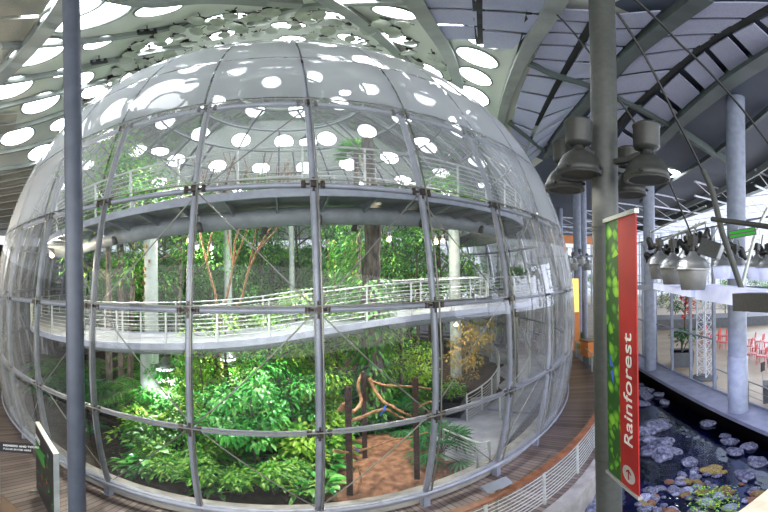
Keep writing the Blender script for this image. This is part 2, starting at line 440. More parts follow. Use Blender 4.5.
# ================================================================== SETTING: roof
EDGE = [PR(900, 110), PR(800, 160), PR(768, 178), PR(735, 192), PR(700, 206), PR(665, 219), PR(642, 226), PR(600, 236)]
EDGE = [Vector((p.x, p.y, 0)) for p in EDGE]
def beyond(x, y):
    """right of the curved roof edge"""
    for a, b in zip(EDGE[:-1], EDGE[1:]):
        if min(a.y, b.y) <= y < max(a.y, b.y): return x > a.x + (b.x - a.x) * (y - a.y) / (b.y - a.y)
    return x > (EDGE[0].x if y < EDGE[0].y else EDGE[-1].x)
RIBX = [PR(560, -12), PR(545, 15), PR(525, 45), PR(512, 75), PR(500, 130)]
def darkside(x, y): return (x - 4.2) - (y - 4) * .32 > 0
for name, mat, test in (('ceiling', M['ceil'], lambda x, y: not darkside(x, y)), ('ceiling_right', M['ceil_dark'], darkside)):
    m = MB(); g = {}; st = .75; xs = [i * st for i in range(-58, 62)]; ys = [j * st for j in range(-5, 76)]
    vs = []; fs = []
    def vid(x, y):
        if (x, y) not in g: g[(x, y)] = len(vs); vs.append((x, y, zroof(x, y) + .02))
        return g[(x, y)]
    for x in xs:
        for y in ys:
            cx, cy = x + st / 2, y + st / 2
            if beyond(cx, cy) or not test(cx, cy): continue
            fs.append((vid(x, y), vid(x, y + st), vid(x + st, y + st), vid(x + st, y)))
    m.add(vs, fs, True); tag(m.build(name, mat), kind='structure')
# curved edge beam of the roof
EP = smooth_line([Vector((p.x, p.y, zroof(p.x, p.y) + .05)) for p in EDGE], 6)
tag(MB().sweep(EP, .5, .75).build('trim_2', M['rib_dark']), kind='structure')
tag(MB().sweep([p - nrm * 1.6 for p in EP], .12, .5).build('trim_3', M['rib']), kind='structure')

def pxline(pts, off=0., k=5):
    L = smooth_line([Vector((x, y, 0)) for x, y in pts], k); return [PR(p.x, p.y, off) for p in L]
ti = [4]
def rib(pts, w, h, mat, off=0.0, flange=False):
    L = pxline(pts, off); m = MB().sweep(L, w, h)
    if flange: m.sweep([p - Vector((0, 0, h)) for p in L], w * 1.25, .04)
    o = m.build('trim_%d' % ti[0], mat); ti[0] += 1; return tag(o, kind='structure')
RIBS = [
    ([(70, -12), (48, 18), (22, 48), (0, 70), (-20, 88)], .34, .5, 'rib'),
    ([(318, -10), (345, 6), (375, 28), (402, 54), (418, 78)], .32, .4, 'rib'),
    ([(410, -12), (430, 18), (449, 50), (459, 82), (463, 108)], .36, .45, 'rib'),
    ([(560, -14), (545, 13), (525, 45), (511, 78), (503, 104), (499, 130)], .34, .5, 'rib'),
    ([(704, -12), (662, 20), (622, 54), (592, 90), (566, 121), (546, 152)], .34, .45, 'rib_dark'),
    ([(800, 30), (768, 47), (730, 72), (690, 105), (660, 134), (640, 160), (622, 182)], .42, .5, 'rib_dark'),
]
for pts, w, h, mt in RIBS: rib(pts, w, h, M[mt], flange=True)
for pts, w, h, mt, of in [
    ([(478, -12), (479, 14), (480, 40)], .28, .12, 'slot', .12),
    ([(532, -5), (524, 30), (508, 88)], .14, .12, 'slot', .12),
    ([(600, 6), (578, 42), (556, 84), (536, 122)], .22, .12, 'slot', .12),
    ([(782, -4), (740, 18), (700, 42), (660, 78), (628, 108), (606, 140)], .2, .16, 'slot', .12),
    ([(532, 58), (560, 70), (590, 79), (635, 100), (675, 122)], .16, .32, 'rib_dark', .15),
    ([(679, 124), (706, 142), (734, 160)], .2, .4, 'rib_dark', .15),
    ([(510, 118), (530, 134), (552, 152)], .16, .3, 'rib_dark', .15),
    ([(0, 44), (50, 42), (110, 36), (170, 26), (232, 16)], .2, .22, 'rib', .0),
    ([(-5, 81), (40, 74), (85, 65), (140, 52), (190, 44)], .2, .25, 'rib', .0),
    ([(-5, 106), (40, 95), (85, 84), (118, 76)], .2, .25, 'rib', .0),
    ([(-5, 131), (30, 122), (66, 110), (96, 98)], .2, .25, 'rib', .0),
    ([(-5, 152), (30, 145), (62, 134), (80, 124)], .2, .25, 'rib', .0),
    ([(-5, 168), (28, 163), (56, 152)], .2, .28, 'rib', .0),
    ([(100, -8), (150, 0), (210, -4), (300, 2)], .3, .3, 'rib', .0),
    ([(250, 22), (290, 8), (340, 2), (420, 0)], .2, .2, 'rib', .0),
    ([(640, 200), (660, 186), (700, 160), (740, 130), (775, 100)], .16, .3, 'rib_dark', .05),
]: rib(pts, w, h, M[mt], off=of)

# acoustic ceiling panels, each its own slab hung under the roof
def panel_strip(A, B, n, label, group, gap=.06, drop=.28, cross=None):
    LA = smooth_line([Vector((x, y, 0)) for x, y in A], 8); LB = smooth_line([Vector((x, y, 0)) for x, y in B], 8)
    def at(L, t): f = t * (len(L) - 1); i = min(int(f), len(L) - 2); return L[i].lerp(L[i + 1], f - i)
    for i in range(n):
        t0, t1 = (i + gap) / n, (i + 1 - gap) / n
        q = [PR(*at(L, t).xy, drop) for L, t in ((LA, t0), (LB, t0), (LB, t1), (LA, t1))]
        c = sum(q, Vector()) / 4; q = [c + (v - c) * .985 for v in q]
        m = MB(); m.add([v for v in q] + [v + Vector((0, 0, .06)) for v in q], [(3, 2, 1, 0), (4, 5, 6, 7), (0, 1, 5, 4), (1, 2, 6, 5), (2, 3, 7, 6), (3, 0, 4, 7)])
        tag(recenter(m.build('ceiling_panel', M['tile_warm' if c.x < -2 else 'tile']), c), label, 'ceiling panel', group)
panel_strip([(417, -14), (430, 12), (441, 36)], [(476, -14), (477, 14), (478, 36)], 3, 'wide grey ceiling panel left of the black slot above the dome', 'panels left of the black slot')
panel_strip([(482, -14), (482, 15), (483, 45)], [(552, -14), (534, 20), (512, 45)], 3, 'wide grey ceiling panel right of the black slot above the dome', 'panels right of the black slot')
panel_strip([(-12, -12), (-12, 40)], [(58, -14), (22, 36)], 2, 'large grey ceiling panel in the top left corner beyond the rib', 'panels in the top left corner')
panel_strip([(557, 3), (538, 44), (517, 98), (508, 150)], [(596, 5), (572, 46), (542, 104), (520, 160)], 10, 'lavender grey ceiling panel in the strip next to the steel rib touching the dome top', 'panels in the first strip right of the dome rib')
panel_strip([(604, 10), (580, 48), (553, 94), (530, 140), (520, 166)], [(662, 4), (616, 50), (586, 88), (560, 120), (538, 152)], 10, 'lavender grey ceiling panel in the strip left of the dark curved rib', 'panels in the second strip right of the dome')
panel_strip([(706, -4), (668, 24), (634, 54), (606, 88), (580, 122), (560, 150)], [(772, -4), (728, 22), (692, 46), (652, 82), (622, 110), (598, 142)], 8, 'pale ceiling panel between the dark curved rib and the black slot on the right', 'panels in the third strip')
panel_strip([(786, 2), (740, 24), (702, 48), (662, 84), (632, 114), (610, 146)], [(810, 20), (762, 46), (722, 70), (684, 102), (654, 132), (636, 158)], 8, 'separate tilted pale ceiling panel beside the large right hand arch', 'panels along the right hand arch', gap=.1)
panel_strip([(-14, 174), (-14, 236)], [(58, 160), (24, 233)], 9, 'small ceiling panel hanging low at the left edge beside the dome', 'low panels at the left edge', gap=.16)
panel_strip([(-14, 110), (-14, 134)], [(18, 108), (14, 128)], 2, 'small ceiling panel beside the left skylights', 'panels beside left skylights', gap=.12)

# round skylights
TILEZONE = lambda x, y: (x > 545) or (x < 60 and y > 150 and x > -20) or (410 < x < 560 and y < 44)
def nrm_roof(x, y):
    e = .05; return Vector((-(zroof(x + e, y) - zroof(x - e, y)) / (2 * e), -(zroof(x, y + e) - zroof(x, y - e)) / (2 * e), 1)).normalized()
SKP = [(60, 3), (84, 12), (36, 51), (158, 8), (10, 87), (60, 72), (40, 102), (96, 88), (60, 124), (17, 136), (42, 152), (98, 42), (478, 57), (476, 76), (474, 95), (484, 41), (666, 172), (454, 28), (395, 12)]
SKR = [30, 34, 24, 17, 20, 8, 18, 15, 10, 16, 14, 13, 18, 15, 15, 14, 14, 18, 16]
proto_sky = None; placed = []
def skylight(p, rad, label, group=None):
    global proto_sky
    n = nrm_roof(p.x, p.y)
    if proto_sky is None:
        proto_sky = empty('skylight', (0, 0, 0))
        MB().lathe([(1.0, -.02), (1.06, -.02), (1.08, -.09), (1.0, -.11), (.97, -.06), (1., -.02)], n=32).build('skylight_rim', M['rib'], proto_sky)
        MB().lathe([(0.001, -.045), (.98, -.045)], n=32).build('skylight_glass', M['skylight'], proto_sky)
        o = proto_sky
    else: o = copy_tree(proto_sky)
    o.location = p; o.rotation_euler = n.to_track_quat('Z', 'Y').to_euler(); o.scale = (rad, rad, rad)
    tag(o, label, 'skylight', group); placed.append((p.copy(), rad)); return o
for (x, y), w in zip(SKP, SKR):
    p = PR(x, y); d = (p - EYE).length; p.z = zroof(p.x, p.y)
    if x < 200: lb, gr = 'round glowing skylight in the left ceiling beside the dome', 'left ceiling skylights'
    elif x > 600: lb, gr = 'single round skylight glowing behind the floodlights on the grey column', None
    else: lb, gr = 'round glowing skylight just right of the dome top', 'skylights right of the dome top'
    skylight(p, min(1.9, w / FX * d * 1.02), lb, gr)
for r, n, rad in ((2.6, 6, .62), (5.2, 11, .68), (7.8, 15, .72), (10.4, 18, .72), (13., 22, .7), (15.8, 26, .62)):
    for k in range(n):
        a = 2 * PI * (k + .5 * (r > 5)) / n + r
        p = pol(a, r, 0); p.z = zroof(p.x, p.y); x, y = proj(p)
        if darkside(p.x, p.y) and r > 9: continue
        if r > 12 and math.hypot(x - 284, y - 300) > 262: continue
        if TILEZONE(x, y) and r > 9 and p.y < CY + 4: continue
        if any((p - q).length < rad + rr + .2 for q, rr in placed): continue
        skylight(p, rad, 'round skylight in the raised roof above the dome', 'skylights in the raised roof above the dome')

# skylight flaps on steel arms, clustered round the top of the dome
proto = empty('skylight_flap', (0, 0, 0))
MB().lathe([(.001, 0), (.36, 0), (.38, .02), (.36, .045), (.001, .045)], n=20).build('flap_disc', M['flap'], proto)
MB().tube([(0, 0, .04), (.1, 0, .3), (.05, 0, .62)], .035, 6).build('flap_arm', M['chrome'], proto)
MB().rod((-.5, .15, .1), (.6, -.1, .4), .035).box((.1, .05, .36), (.34, .14, .12)).rod((.35, .3, .1), (-.1, -.4, .5), .025).build('actuator', M['node'], proto)
spots = [(118, 66), (130, 50), (143, 57), (150, 45), (160, 38), (170, 50), (178, 32), (188, 40), (196, 26), (206, 34), (214, 22), (224, 30), (236, 22), (246, 14), (262, 18), (272, 26), (284, 12), (296, 22), (304, 10), (316, 20), (328, 26), (341, 22), (350, 34), (362, 38), (372, 46), (120, 84), (104, 92), (96, 101), (84, 108), (384, 40), (396, 30), (408, 48), (404, 62), (418, 60), (426, 72), (392, 26), (136, 68), (156, 60), (206, 46), (186, 56), (440, 62), (455, 70), (457, 78), (240, 34), (258, 30), (312, 32)]
spots += [(x + random.uniform(-5, 5), y + random.uniform(-4, 4)) for x, y in [(126, 58), (137, 44), (152, 36), (166, 30), (182, 24), (200, 18), (218, 14), (234, 13), (254, 8), (270, 8), (288, 22), (306, 18), (322, 12), (336, 14), (352, 22), (366, 26), (380, 22), (414, 40), (430, 52), (445, 78), (146, 68), (168, 60), (192, 48), (222, 40), (112, 76), (100, 84), (90, 96), (244, 24), (330, 34), (400, 18)]]
for i, (x, y) in enumerate(spots):
    o = proto if i == 0 else copy_tree(proto)
    o.location = PR(x, y, .40); o.rotation_euler = (random.uniform(-.35, .35), random.uniform(-.35, .35), random.uniform(0, 6.28)); s = random.uniform(.6, .85); o.scale = (s, s, s)
    if x < 250: tag(o, 'pale green round skylight flap on a steel arm, upper left of the dome', 'skylight flap', 'flaps upper left of the dome')
    else: tag(o, 'pale green round skylight flap on a steel arm, above and right of the dome top', 'skylight flap', 'flaps above and right of the dome')

for i, (x, y, lb_) in enumerate([(147, 26, 'small black twin lamp box on the left ceiling beam, highest of three'), (99, 56, 'small black twin lamp box on the left ceiling beam, middle of three'), (86, 108, 'small black twin lamp box at the dome edge, lowest of three')]):
    c = PR(x, y, .35); o = empty('ceiling_lamp', c, lb_, 'lamp', rz=.5); MB().box((0, 0, 0), (.62, .2, .16)).build('lamp_body', M['black'], o)
    for sx in (-.15, .15): MB().lathe([(.001, 0), (.07, 0)], c=(sx, -.105, 0), n=14, rot=Matrix.Rotation(R(90), 3, 'X')).build('lamp_lens', M['lampsilver'], o)
    MB().rod((0, 0, .05), (0, 0, .42), .02).build('lamp_stem', M['black'], o)

# ================================================================== SETTING: far walls
tag(MB().box((-36, 22, 4.5), (.4, 70, 11)).build('wall_left', M['walldark']), kind='structure')
m = MB().box((-16, 52, 4.6), (40, .4, 11.5)); tag(m.build('wall_back', M['wallgrey']), kind='structure')
def glazed(name, a, b, h, nx, nz, t, mat, label=None, z0=0.):
    """a window wall: posts, transoms and one pane sheet"""
    a = Vector((a[0], a[1], z0)); b = Vector((b[0], b[1], z0)); root = empty(name, a); root['kind'] = 'structure'
    d = b - a; ang = math.atan2(d.y, d.x); Rz = Matrix.Rotation(ang, 3, 'Z'); L = d.length
    for i in range(nx + 1): MB().box(Rz @ Vector((L * i / nx, 0, h / 2)), (t, t * 1.6, h), Rz).build('mullion', mat, root)
    for j in range(nz + 1): MB().box(Rz @ Vector((L / 2, 0, .05 + (h - .1) * j / nz)), (L, t * .8, t * .8), Rz).build('transom', mat, root)
    MB().box(Rz @ Vector((L / 2, 0, h / 2)), (L, .02, h), Rz).build('pane', M['pane'], root)
    return root
glazed('window_1', (4, 52), (34, 52), 10.5, 16, 6, .16, M['white'])
glazed('window_2', (34, 52), (46, 20), 12.5, 18, 7, .16, M['white'])
glazed('window_3', (46, 20), (46, -8), 12.5, 14, 7, .16, M['white'])
# white steel roof framing of the hall beyond the roof edge
for i in range(9):
    y = 6 + i * 4.6; m = MB()
    a = Vector((18, y, 12.2)); b = Vector((46, y + 3, 13.4)); m.rod(a, b, .09, 6); a2 = a - Vector((0, 0, 1.1)); b2 = b - Vector((0, 0, 1.1)); m.rod(a2, b2, .08, 6)
    for k in range(10):
        t = k / 10; m.rod(a.lerp(b, t), a2.lerp(b2, t + .1), .04, 5)
    tag(m.build('roof_truss', M['white']), 'white lattice roof truss in the bright hall beyond the dark roof edge', 'roof truss', 'white trusses of the bright hall')
m = MB()
for i in range(7):
    x = 19 + i * 4.4; m.box((x, 26, 12.9 + i * .12), (.1, 46, .1))
tag(m.build('trim_30', M['white']), kind='structure')

# ================================================================== THE DOME
NM = 42; TH0 = .3161; L0 = .081; DL = .1647
def sph(k, i, rad=RD):
    th = TH0 + 2 * PI * k / NM; la = L0 + DL * i
    return Vector((CX + rad * math.cos(la) * math.sin(th), CY - rad * math.cos(la) * math.cos(th), CZ + rad * math.sin(la)))
dome = empty('glass_dome', (CX, CY, 0), 'huge spherical glass dome on a grey pipe frame enclosing the planted garden', 'dome')
def dchild(mb, name, mat, lab=None, kind=None):
    o = mb.build(name, mat, dome, (-CX, -CY, 0))
    if lab: o['label'] = lab
    if kind: o['kind'] = kind
    return o
def top_i(k): return 9 if False else (8 if k % 6 == 0 else 7 if k % 3 == 0 else 6 if k % 2 == 0 else 5)
for k in range(NM):
    ti_ = top_i(k); L = [sph(k, i * .25) for i in range(-8, ti_ * 4 + 1)]
    front = -13 <= k <= 12 or k >= NM - 13
    dchild(MB().tube(L, .062, 8), 'meridian_pipe', M['pipe'])
    L2 = [sph(k + .030, i * .5, RD + .10) for i in range(-4, ti_ * 2 + 1)]
    dchild(MB().tube(L2, .018, 5), 'tension_cable', M['cable'], 'thin tension cable running beside a meridian pipe')
for i in list(range(-2, 9)):
    n = 126 if i < 6 else 84
    L = [sph(NM * t / n, i) for t in range(n)]
    dchild(MB().tube(L, .10 if i == -2 else .058, 8, closed=True), 'base_ring' if i == -2 else 'ring_pipe', M['pipe'])
    if i > -2 and i < 5:
        L = [sph(NM * t / n, i + .028, RD + .12) for t in range(n)]
        dchild(MB().tube(L, .016, 5, closed=True), 'tension_cable', M['cable'], 'thin tension cable running along a ring pipe')
# crossing tie rods: zigzag between every second node
m = MB()
def tie(k0, i0, k1, i1):
    m.tube([sph(k0 + (k1 - k0) * t / 4, i0 + (i1 - i0) * t / 4, RD - .12 - .1 * math.sin(PI * t / 4)) for t in range(5)], .014, 5, cap=False)
for k in range(0, NM):
    for i in range(-2, 4):
        if (k + i) % 2 == 0:
            for dk in (-1, 1): tie(k, i, k + dk, i + 1)
dchild(m, 'tie_rod', M['cable'], kind='stuff')
# clamps at the nodes: cross-shaped dark castings
for i in range(-1, 5):
    for k in range(NM):
        c = sph(k, i, RD + .04); x, y = proj(c)
        if not (-5 <= k % NM <= 6 or k % NM >= NM - 7): continue
        n = (c - Vector((CX, CY, CZ))).normalized(); e = (sph(k + .2, i, RD + .04) - c).normalized(); u = (sph(k, i + .2, RD + .04) - c).normalized()
        m = MB(); Rm = Matrix((e, u, n)).transposed()
        m.box(c, (.09, .13, .13), Rm)
        for sg in (-1, 1):
            m.rod(c + e * .06 * sg, c + e * .15 * sg, .028, 6); m.rod(c + u * .07 * sg, c + u * .15 * sg, .028, 6)
            m.rod(c + e * .16 * sg - u * .06, c + e * .16 * sg + u * .07, .042, 6)
        dchild(m, 'node_clamp', M['node'])
# glass: curved panes
def pane(mb, k0, k1, i0, i1):
    e = .012; nk = max(2, int((k1 - k0) * 3)); ni = 3; vs = []
    for b in range(ni + 1):
        for a in range(nk + 1):
            vs.append(sph(k0 + e + (k1 - k0 - 2 * e) * a / nk, i0 + e + (i1 - i0 - 2 * e) * b / ni, RD + .19))
    return mb.add(vs, [(b * (nk + 1) + a, b * (nk + 1) + a + 1, (b + 1) * (nk + 1) + a + 1, (b + 1) * (nk + 1) + a) for b in range(ni) for a in range(nk)], True)
rest = MB(); rest_low = MB(); npane = 0
for i in range(-2, 9):
    step = 1 if i < 5 else 2 if i < 6 else 3 if i < 7 else 6
    for k in range(0, NM, step):
        kk = k if k <= NM / 2 else k - NM
        if -6 <= kk <= 6 - step and i < 6: dchild(pane(MB(), k, k + step, i, i + 1), 'glass_pane', M['glass_top' if i > 1 else 'glass_mid' if i > 0 else 'glass']); npane += 1
        elif i == 8: rest.add([sph(k, 8, RD + .19), sph(k + 6, 8, RD + .19), sph(0, 9, RD + .19)], [(0, 1, 2)], True)
        elif i > 0: pane(rest, k, k + step, i, i + 1)
        else: pane(rest_low, k, k + step, i, i + 1)
dchild(rest, 'glass_pane', M['glass_top'], kind='stuff'); dchild(rest_low, 'glass_pane', M['glass'], kind='stuff')
# inner and outer base kerbs
dchild(MB().tube([sph(NM * t / 126, -1.86, RD + .26) for t in range(126)], .035, 6, closed=True), 'base_rail', M['pipe'])
mk = annulus(12.75, 13.15, -PI, PI, 0, .22, 126); mk.v = [(x, y, z) for x, y, z in mk.v]
o = mk.build('base_kerb', M['concrete'], dome)
for k in range(0, NM * 2):
    if k % 2: continue
    b = sph(k / 2, -2); dchild(MB().box((b.x, b.y, .2), (.14, .14, .44), Matrix.Rotation(TH0 + PI * k / NM, 3, 'Z')), 'base_foot', M['pipe']) if (k // 2 <= 8 or k // 2 >= NM - 8) else None

# ================================================================== RAMPS inside the dome
def lamp_light(name, loc, watts, col=(1, .95, .86), rad=.15, spot=None, parent=None, aim=None):
    d = bpy.data.lights.new(name, 'SPOT' if spot else 'POINT'); d.energy = watts; d.color = col; d.shadow_soft_size = rad
    if spot: d.spot_size = spot; d.spot_blend = .6
    o = bpy.data.objects.new(name, d); COL.objects.link(o); o.location = loc
    if aim is not None: o.rotation_euler = (Vector(aim) - Vector(loc)).to_track_quat('-Z', 'Y').to_euler()
    if parent is not None: o.parent = parent; o.matrix_parent_inverse = parent.matrix_world.inverted()
    return o
def ramp(name, label, outer, inner, girder=True, tube=.24, hb=.19, every=1.1):
    """curved walkway between an outer and an inner edge line (same number of points)"""
    off = Vector((CX, CY, 0)); root = empty(name, (CX, CY, 0), label, 'walkway ramp'); n = len(outer) - 1
    O = [p - off for p in outer]; I = [p - off for p in inner]; Z = lambda z: Vector((0, 0, z))
    def strip(A, B, z0, z1, nm, mat):
        m = MB(); vs = []
        for a, b in zip(A, B): vs += [a + Z(z1), b + Z(z1), b + Z(z0), a + Z(z0)]
        m.add(vs, [(i * 4 + k, i * 4 + (k + 1) % 4, i * 4 + 4 + (k + 1) % 4, i * 4 + 4 + k) for i in range(n) for k in range(4)] + [(3, 2, 1, 0), (n * 4, n * 4 + 1, n * 4 + 2, n * 4 + 3)])
        return m.build(nm, mat, root)
    mixl = lambda t: [a.lerp(b, t) for a, b in zip(O, I)]
    strip(mixl(.97), mixl(.03), -.08, 0, 'deck_slab', M['ramp']); strip(mixl(.03), O, -hb + .06, .06, 'edge_beam', M['ramp_edge']); strip(I, mixl(.97), -hb + .06, .06, 'edge_beam', M['ramp_edge'])
    D = [0]
    for a, b in zip(O[:-1], O[1:]): D.append(D[-1] + (b - a).length)
    def at(L, d):
        for i in range(n):
            if D[i + 1] >= d: return L[i].lerp(L[i + 1], (d - D[i]) / max(1e-6, D[i + 1] - D[i]))
        return L[-1]
    if girder:
        MB().tube([p + Z(-.16 - tube) for p in mixl(.45)], tube, 12).build('girder_tube', M['ramp_under'], root)
        for j in range(int(D[-1] / every)):
            d = (j + .5) * every; o_, i_ = at(O, d), at(I, d); m_ = o_.lerp(i_, .45); t = (o_ - i_).cross(Z(1)).normalized() * .02
            vs = [i_.lerp(o_, .03) + Z(-.08), i_.lerp(o_, .03) + Z(-.14), m_ + Z(-.16 - tube), o_.lerp(i_, .03) + Z(-.14), o_.lerp(i_, .03) + Z(-.08)]
            MB().add([v + t for v in vs] + [v - t for v in vs], [(0, 1, 2, 3, 4), (9, 8, 7, 6, 5)] + [(q, 5 + q, 5 + (q + 1) % 5, (q + 1) % 5) for q in range(5)]).build('bracket', M['ramp_under'], root)
    for L in (mixl(.02), mixl(.98)):
        MB().tube([p + Z(1.1) for p in L], .026, 6).build('handrail', M['rail'], root)
        for j in range(7): MB().tube([p + Z(.22 + .125 * j) for p in L], .0105, 5).build('railing_bar', M['rail'], root)
        for j in range(int(D[-1] / 1.35) + 1):
            p = at(L, j * 1.35); MB().box((p.x, p.y, p.z + .5), (.045, .045, 1.2)).build('railing_post', M['rail'], root)
    return root
# heights measured round the dome: both climb slowly to the right
PC = R(15.9)
AU = [R(-125 + 3 * i) for i in range(81)]
zU = lambda a: CAMZ + 1.86 + .45 * a / R(50) * (.8 if a > 0 else .75)
ramp('upper_ramp', 'upper curved grey walkway with railing crossing the dome above eye level', [pol(a, 11.9, zU(a)) for a in AU], [pol(a, 9.5, zU(a)) for a in AU])
EL = [(pol(R(a), r, CAMZ + z)) for a, r, z in ((-75, 12.4, -1.95), (-55, 12.5, -1.93), (-35, 12.5, -1.92), (-22, 12.3, -1.9), (-10, 11.7, -1.88), (2, 10.5, -1.84), (13, 10.0, -1.68), (23, 9.8, -1.46), (34, 10., -1.27), (46, 10.8, -1.15), (57, 11.9, -1.1), (68, 12.4, -1.05), (82, 12.5, -.95), (100, 12.4, -.8))]
EL = smooth_line(EL, 5); IL = []
for i, p in enumerate(EL):
    t = (EL[min(i + 1, len(EL) - 1)] - EL[max(i - 1, 0)]); t.z = 0; t.normalize(); IL.append(p + Vector((-t.y, t.x, 0)) * 2.2)
ramp('lower_ramp', 'lower curved grey walkway with railing winding across the dome at eye level', EL, IL, tube=.16)
# descending path railing on the right hand forecourt
def fence(name, label, pts, z, h=1.05, nb=8, post=1.1, mat='rail', toprail=None, zs=None, cat='railing'):
    L = smooth_line([Vector((p[0], p[1], z if zs is None else zs[i])) for i, p in enumerate(pts)], 6); root = empty(name, L[0], label, cat); o = L[0].copy(); Q = [p - o for p in L]
    if toprail: MB().sweep([q + Vector((0, 0, h + .03)) for q in Q], toprail[0], toprail[1]).build('handrail', M[toprail[2]], root)
    else: MB().tube([q + Vector((0, 0, h)) for q in Q], .028, 6).build('handrail', M[mat], root)
    for j in range(nb): MB().tube([q + Vector((0, 0, .1 + (h - .16) * j / nb)) for q in Q], .011, 5).build('railing_bar', M[mat], root)
    d = 0; last = -9
    for i, q in enumerate(Q):
        if i: d += (q - Q[i - 1]).length
        if d - last >= post or i == len(Q) - 1:
            last = d; MB().box((q.x, q.y, q.z + h / 2), (.05, .05, h)).build('railing_post', M[mat], root)
    return root
g = lambda l, z=.12: [PZ(x, y, z) for x, y in l]
fence('curved_railing', 'curved white railing round the dark planter inside the dome, right', g([(467, 421), (480, 412), (492, 400), (499, 385), (498, 368), (488, 356), (474, 349)]), .12)
fence('straight_railing', 'low wire railing between fan palm and forecourt, bottom right of the dome', g([(444, 457), (462, 465), (480, 472), (490, 470)]), .12, h=.95)
fence('descending_railing', 'railing beside the sloping path close to the right edge of the dome', g([(500, 420), (516, 404), (528, 385), (530, 368), (520, 352), (500, 342), (478, 336)]), .12, zs=[.12, .2, .35, .6, .9, 1.2, 1.5])
o = MB().sweep([p + Vector((0, 0, .05)) for p in smooth_line([Vector((*PZ(x, y, .12).xy, zz)) for (x, y), zz in zip([(508, 412), (524, 392), (532, 372), (522, 352), (500, 341), (470, 334)], [.14, .3, .55, .9, 1.2, 1.5])], 6)], 1.5, .12).build('floor_slope', M['path']); tag(o, kind='structure')
# columns carrying the ramps
def col_in(px, py, d, r, top, label, patches=False):
    p = PH(px, py, d); root = empty('support_column', (p.x, p.y, 0), label, 'column')
    MB().lathe([(r, 0), (r, top)], n=20).build('shaft', M['inner_column'], root)
    MB().lathe([(r * 1.25, 0), (r * 1.25, .25), (r, .3)], n=20).build('base_collar', M['concrete'], root)
    if patches:
        m = MB()
        for j in range(9):
            a = random.uniform(-2.4, -.7); z = CAMZ - .9 + j * .27; m.box((r * math.cos(a), r * math.sin(a), z), (.16, .06, .12), Matrix.Rotation(a, 3, 'Z'))
        m.build('moss_patch', M['autumn'], root)
col_in(151, 280, 12.5, .24, 7.7, 'white column with small brown moss pads left of centre under the upper ramp', True)
col_in(228, 280, 17.5, .2, 8.3, 'slim white column behind the bare orange branches in the dome')
col_in(292, 280, 21, .16, 8.9, 'slim white pole against the hazy back glass of the dome, left of the big trunk')
col_in(455, 300, 16.5, .26, 8.2, 'white column under the lower ramp behind the hanging pot plants, right')
col_in(147, 380, 12., .22, 3.3, 'short white column in shade below the lower ramp near the pendant lamp')

# ================================================================== outer deck railing, poolside
ps = [R(15) + R(44) * i / 16 for i in range(17)]
deckrail = fence('deck_railing', 'wood topped steel cable railing along the pool side of the deck', [pol(a, 14.86, 0) for a in ps] + [PZ(613, 448, 0), PZ(630, 428, 0)], .02, h=1.08, nb=9, post=1.5, toprail=(.15, .05, 'wood'))
fence('far_deck_railing', 'dark wire railing at the far bend of the deck right of the dome', [PZ(628, 408, 0), PZ(606, 386, 0), PZ(592, 372, 0), PZ(580, 360, 0), PZ(569, 352, 0), PZ(556, 346, 0)], .02, h=1.05, nb=6, post=1.6)
p = PZ(497, 488, 1.14); s = empty('reading_panel', (p.x, p.y, 1.12), 'tilted grey interpretive panel fixed to the deck railing', 'information panel', rz=R(24))
MB().box((0, 0, .1), (.55, .2, .025), Matrix.Rotation(R(28), 3, 'X')).build('panel_face', M['ramp'], s); MB().rod((0, .03, -1.1), (0, 0, .09), .03).build('panel_stem', M['cable'], s)

# ================================================================== PLANTS
class Leaves:
    def __init__(s): s.V = []; s.F = []; s.n = 0
    def add(s, pos, dr, up, ln, wd, droop=.25, fold=.18):
        """one leaf: pointed oval, folded along the midrib and drooping"""
        pos = np.asarray(pos, float); d = np.asarray(dr, float); d = d / (np.linalg.norm(d) + 1e-9)
        sd = np.cross(d, up); sd = sd / (np.linalg.norm(sd) + 1e-9); u = np.cross(sd, d)
        g = np.array([0, 0, -1.])
        m1 = pos + d * ln * .38 + g * droop * ln * .14; m2 = pos + d * ln * .72 + g * droop * ln * .5; tip = pos + d * ln + g * droop * ln
        s.V += [pos, m1 - sd * wd * .5 + u * fold * wd, m1, m1 + sd * wd * .5 + u * fold * wd, m2 - sd * wd * .38 + u * fold * wd * .7, m2, m2 + sd * wd * .38 + u * fold * wd * .7, tip]
        n = s.n; s.F += [(n, n + 2, n + 1), (n, n + 3, n + 2), (n + 1, n + 2, n + 5, n + 4), (n + 2, n + 3, n + 6, n + 5), (n + 4, n + 5, n + 7), (n + 5, n + 6, n + 7)]; s.n += 8
    def build(s, name, mat, parent=None):
        me = bpy.data.meshes.new(name); me.from_pydata([tuple(v) for v in s.V], [], s.F); me.update()
        me.polygons.foreach_set('use_smooth', [True] * len(s.F)); me.materials.append(mat)
        o = bpy.data.objects.new(name, me); COL.objects.link(o)
        if parent is not None: o.parent = parent
        return o
def rv(): v = rng.normal(size=3); return v / np.linalg.norm(v)
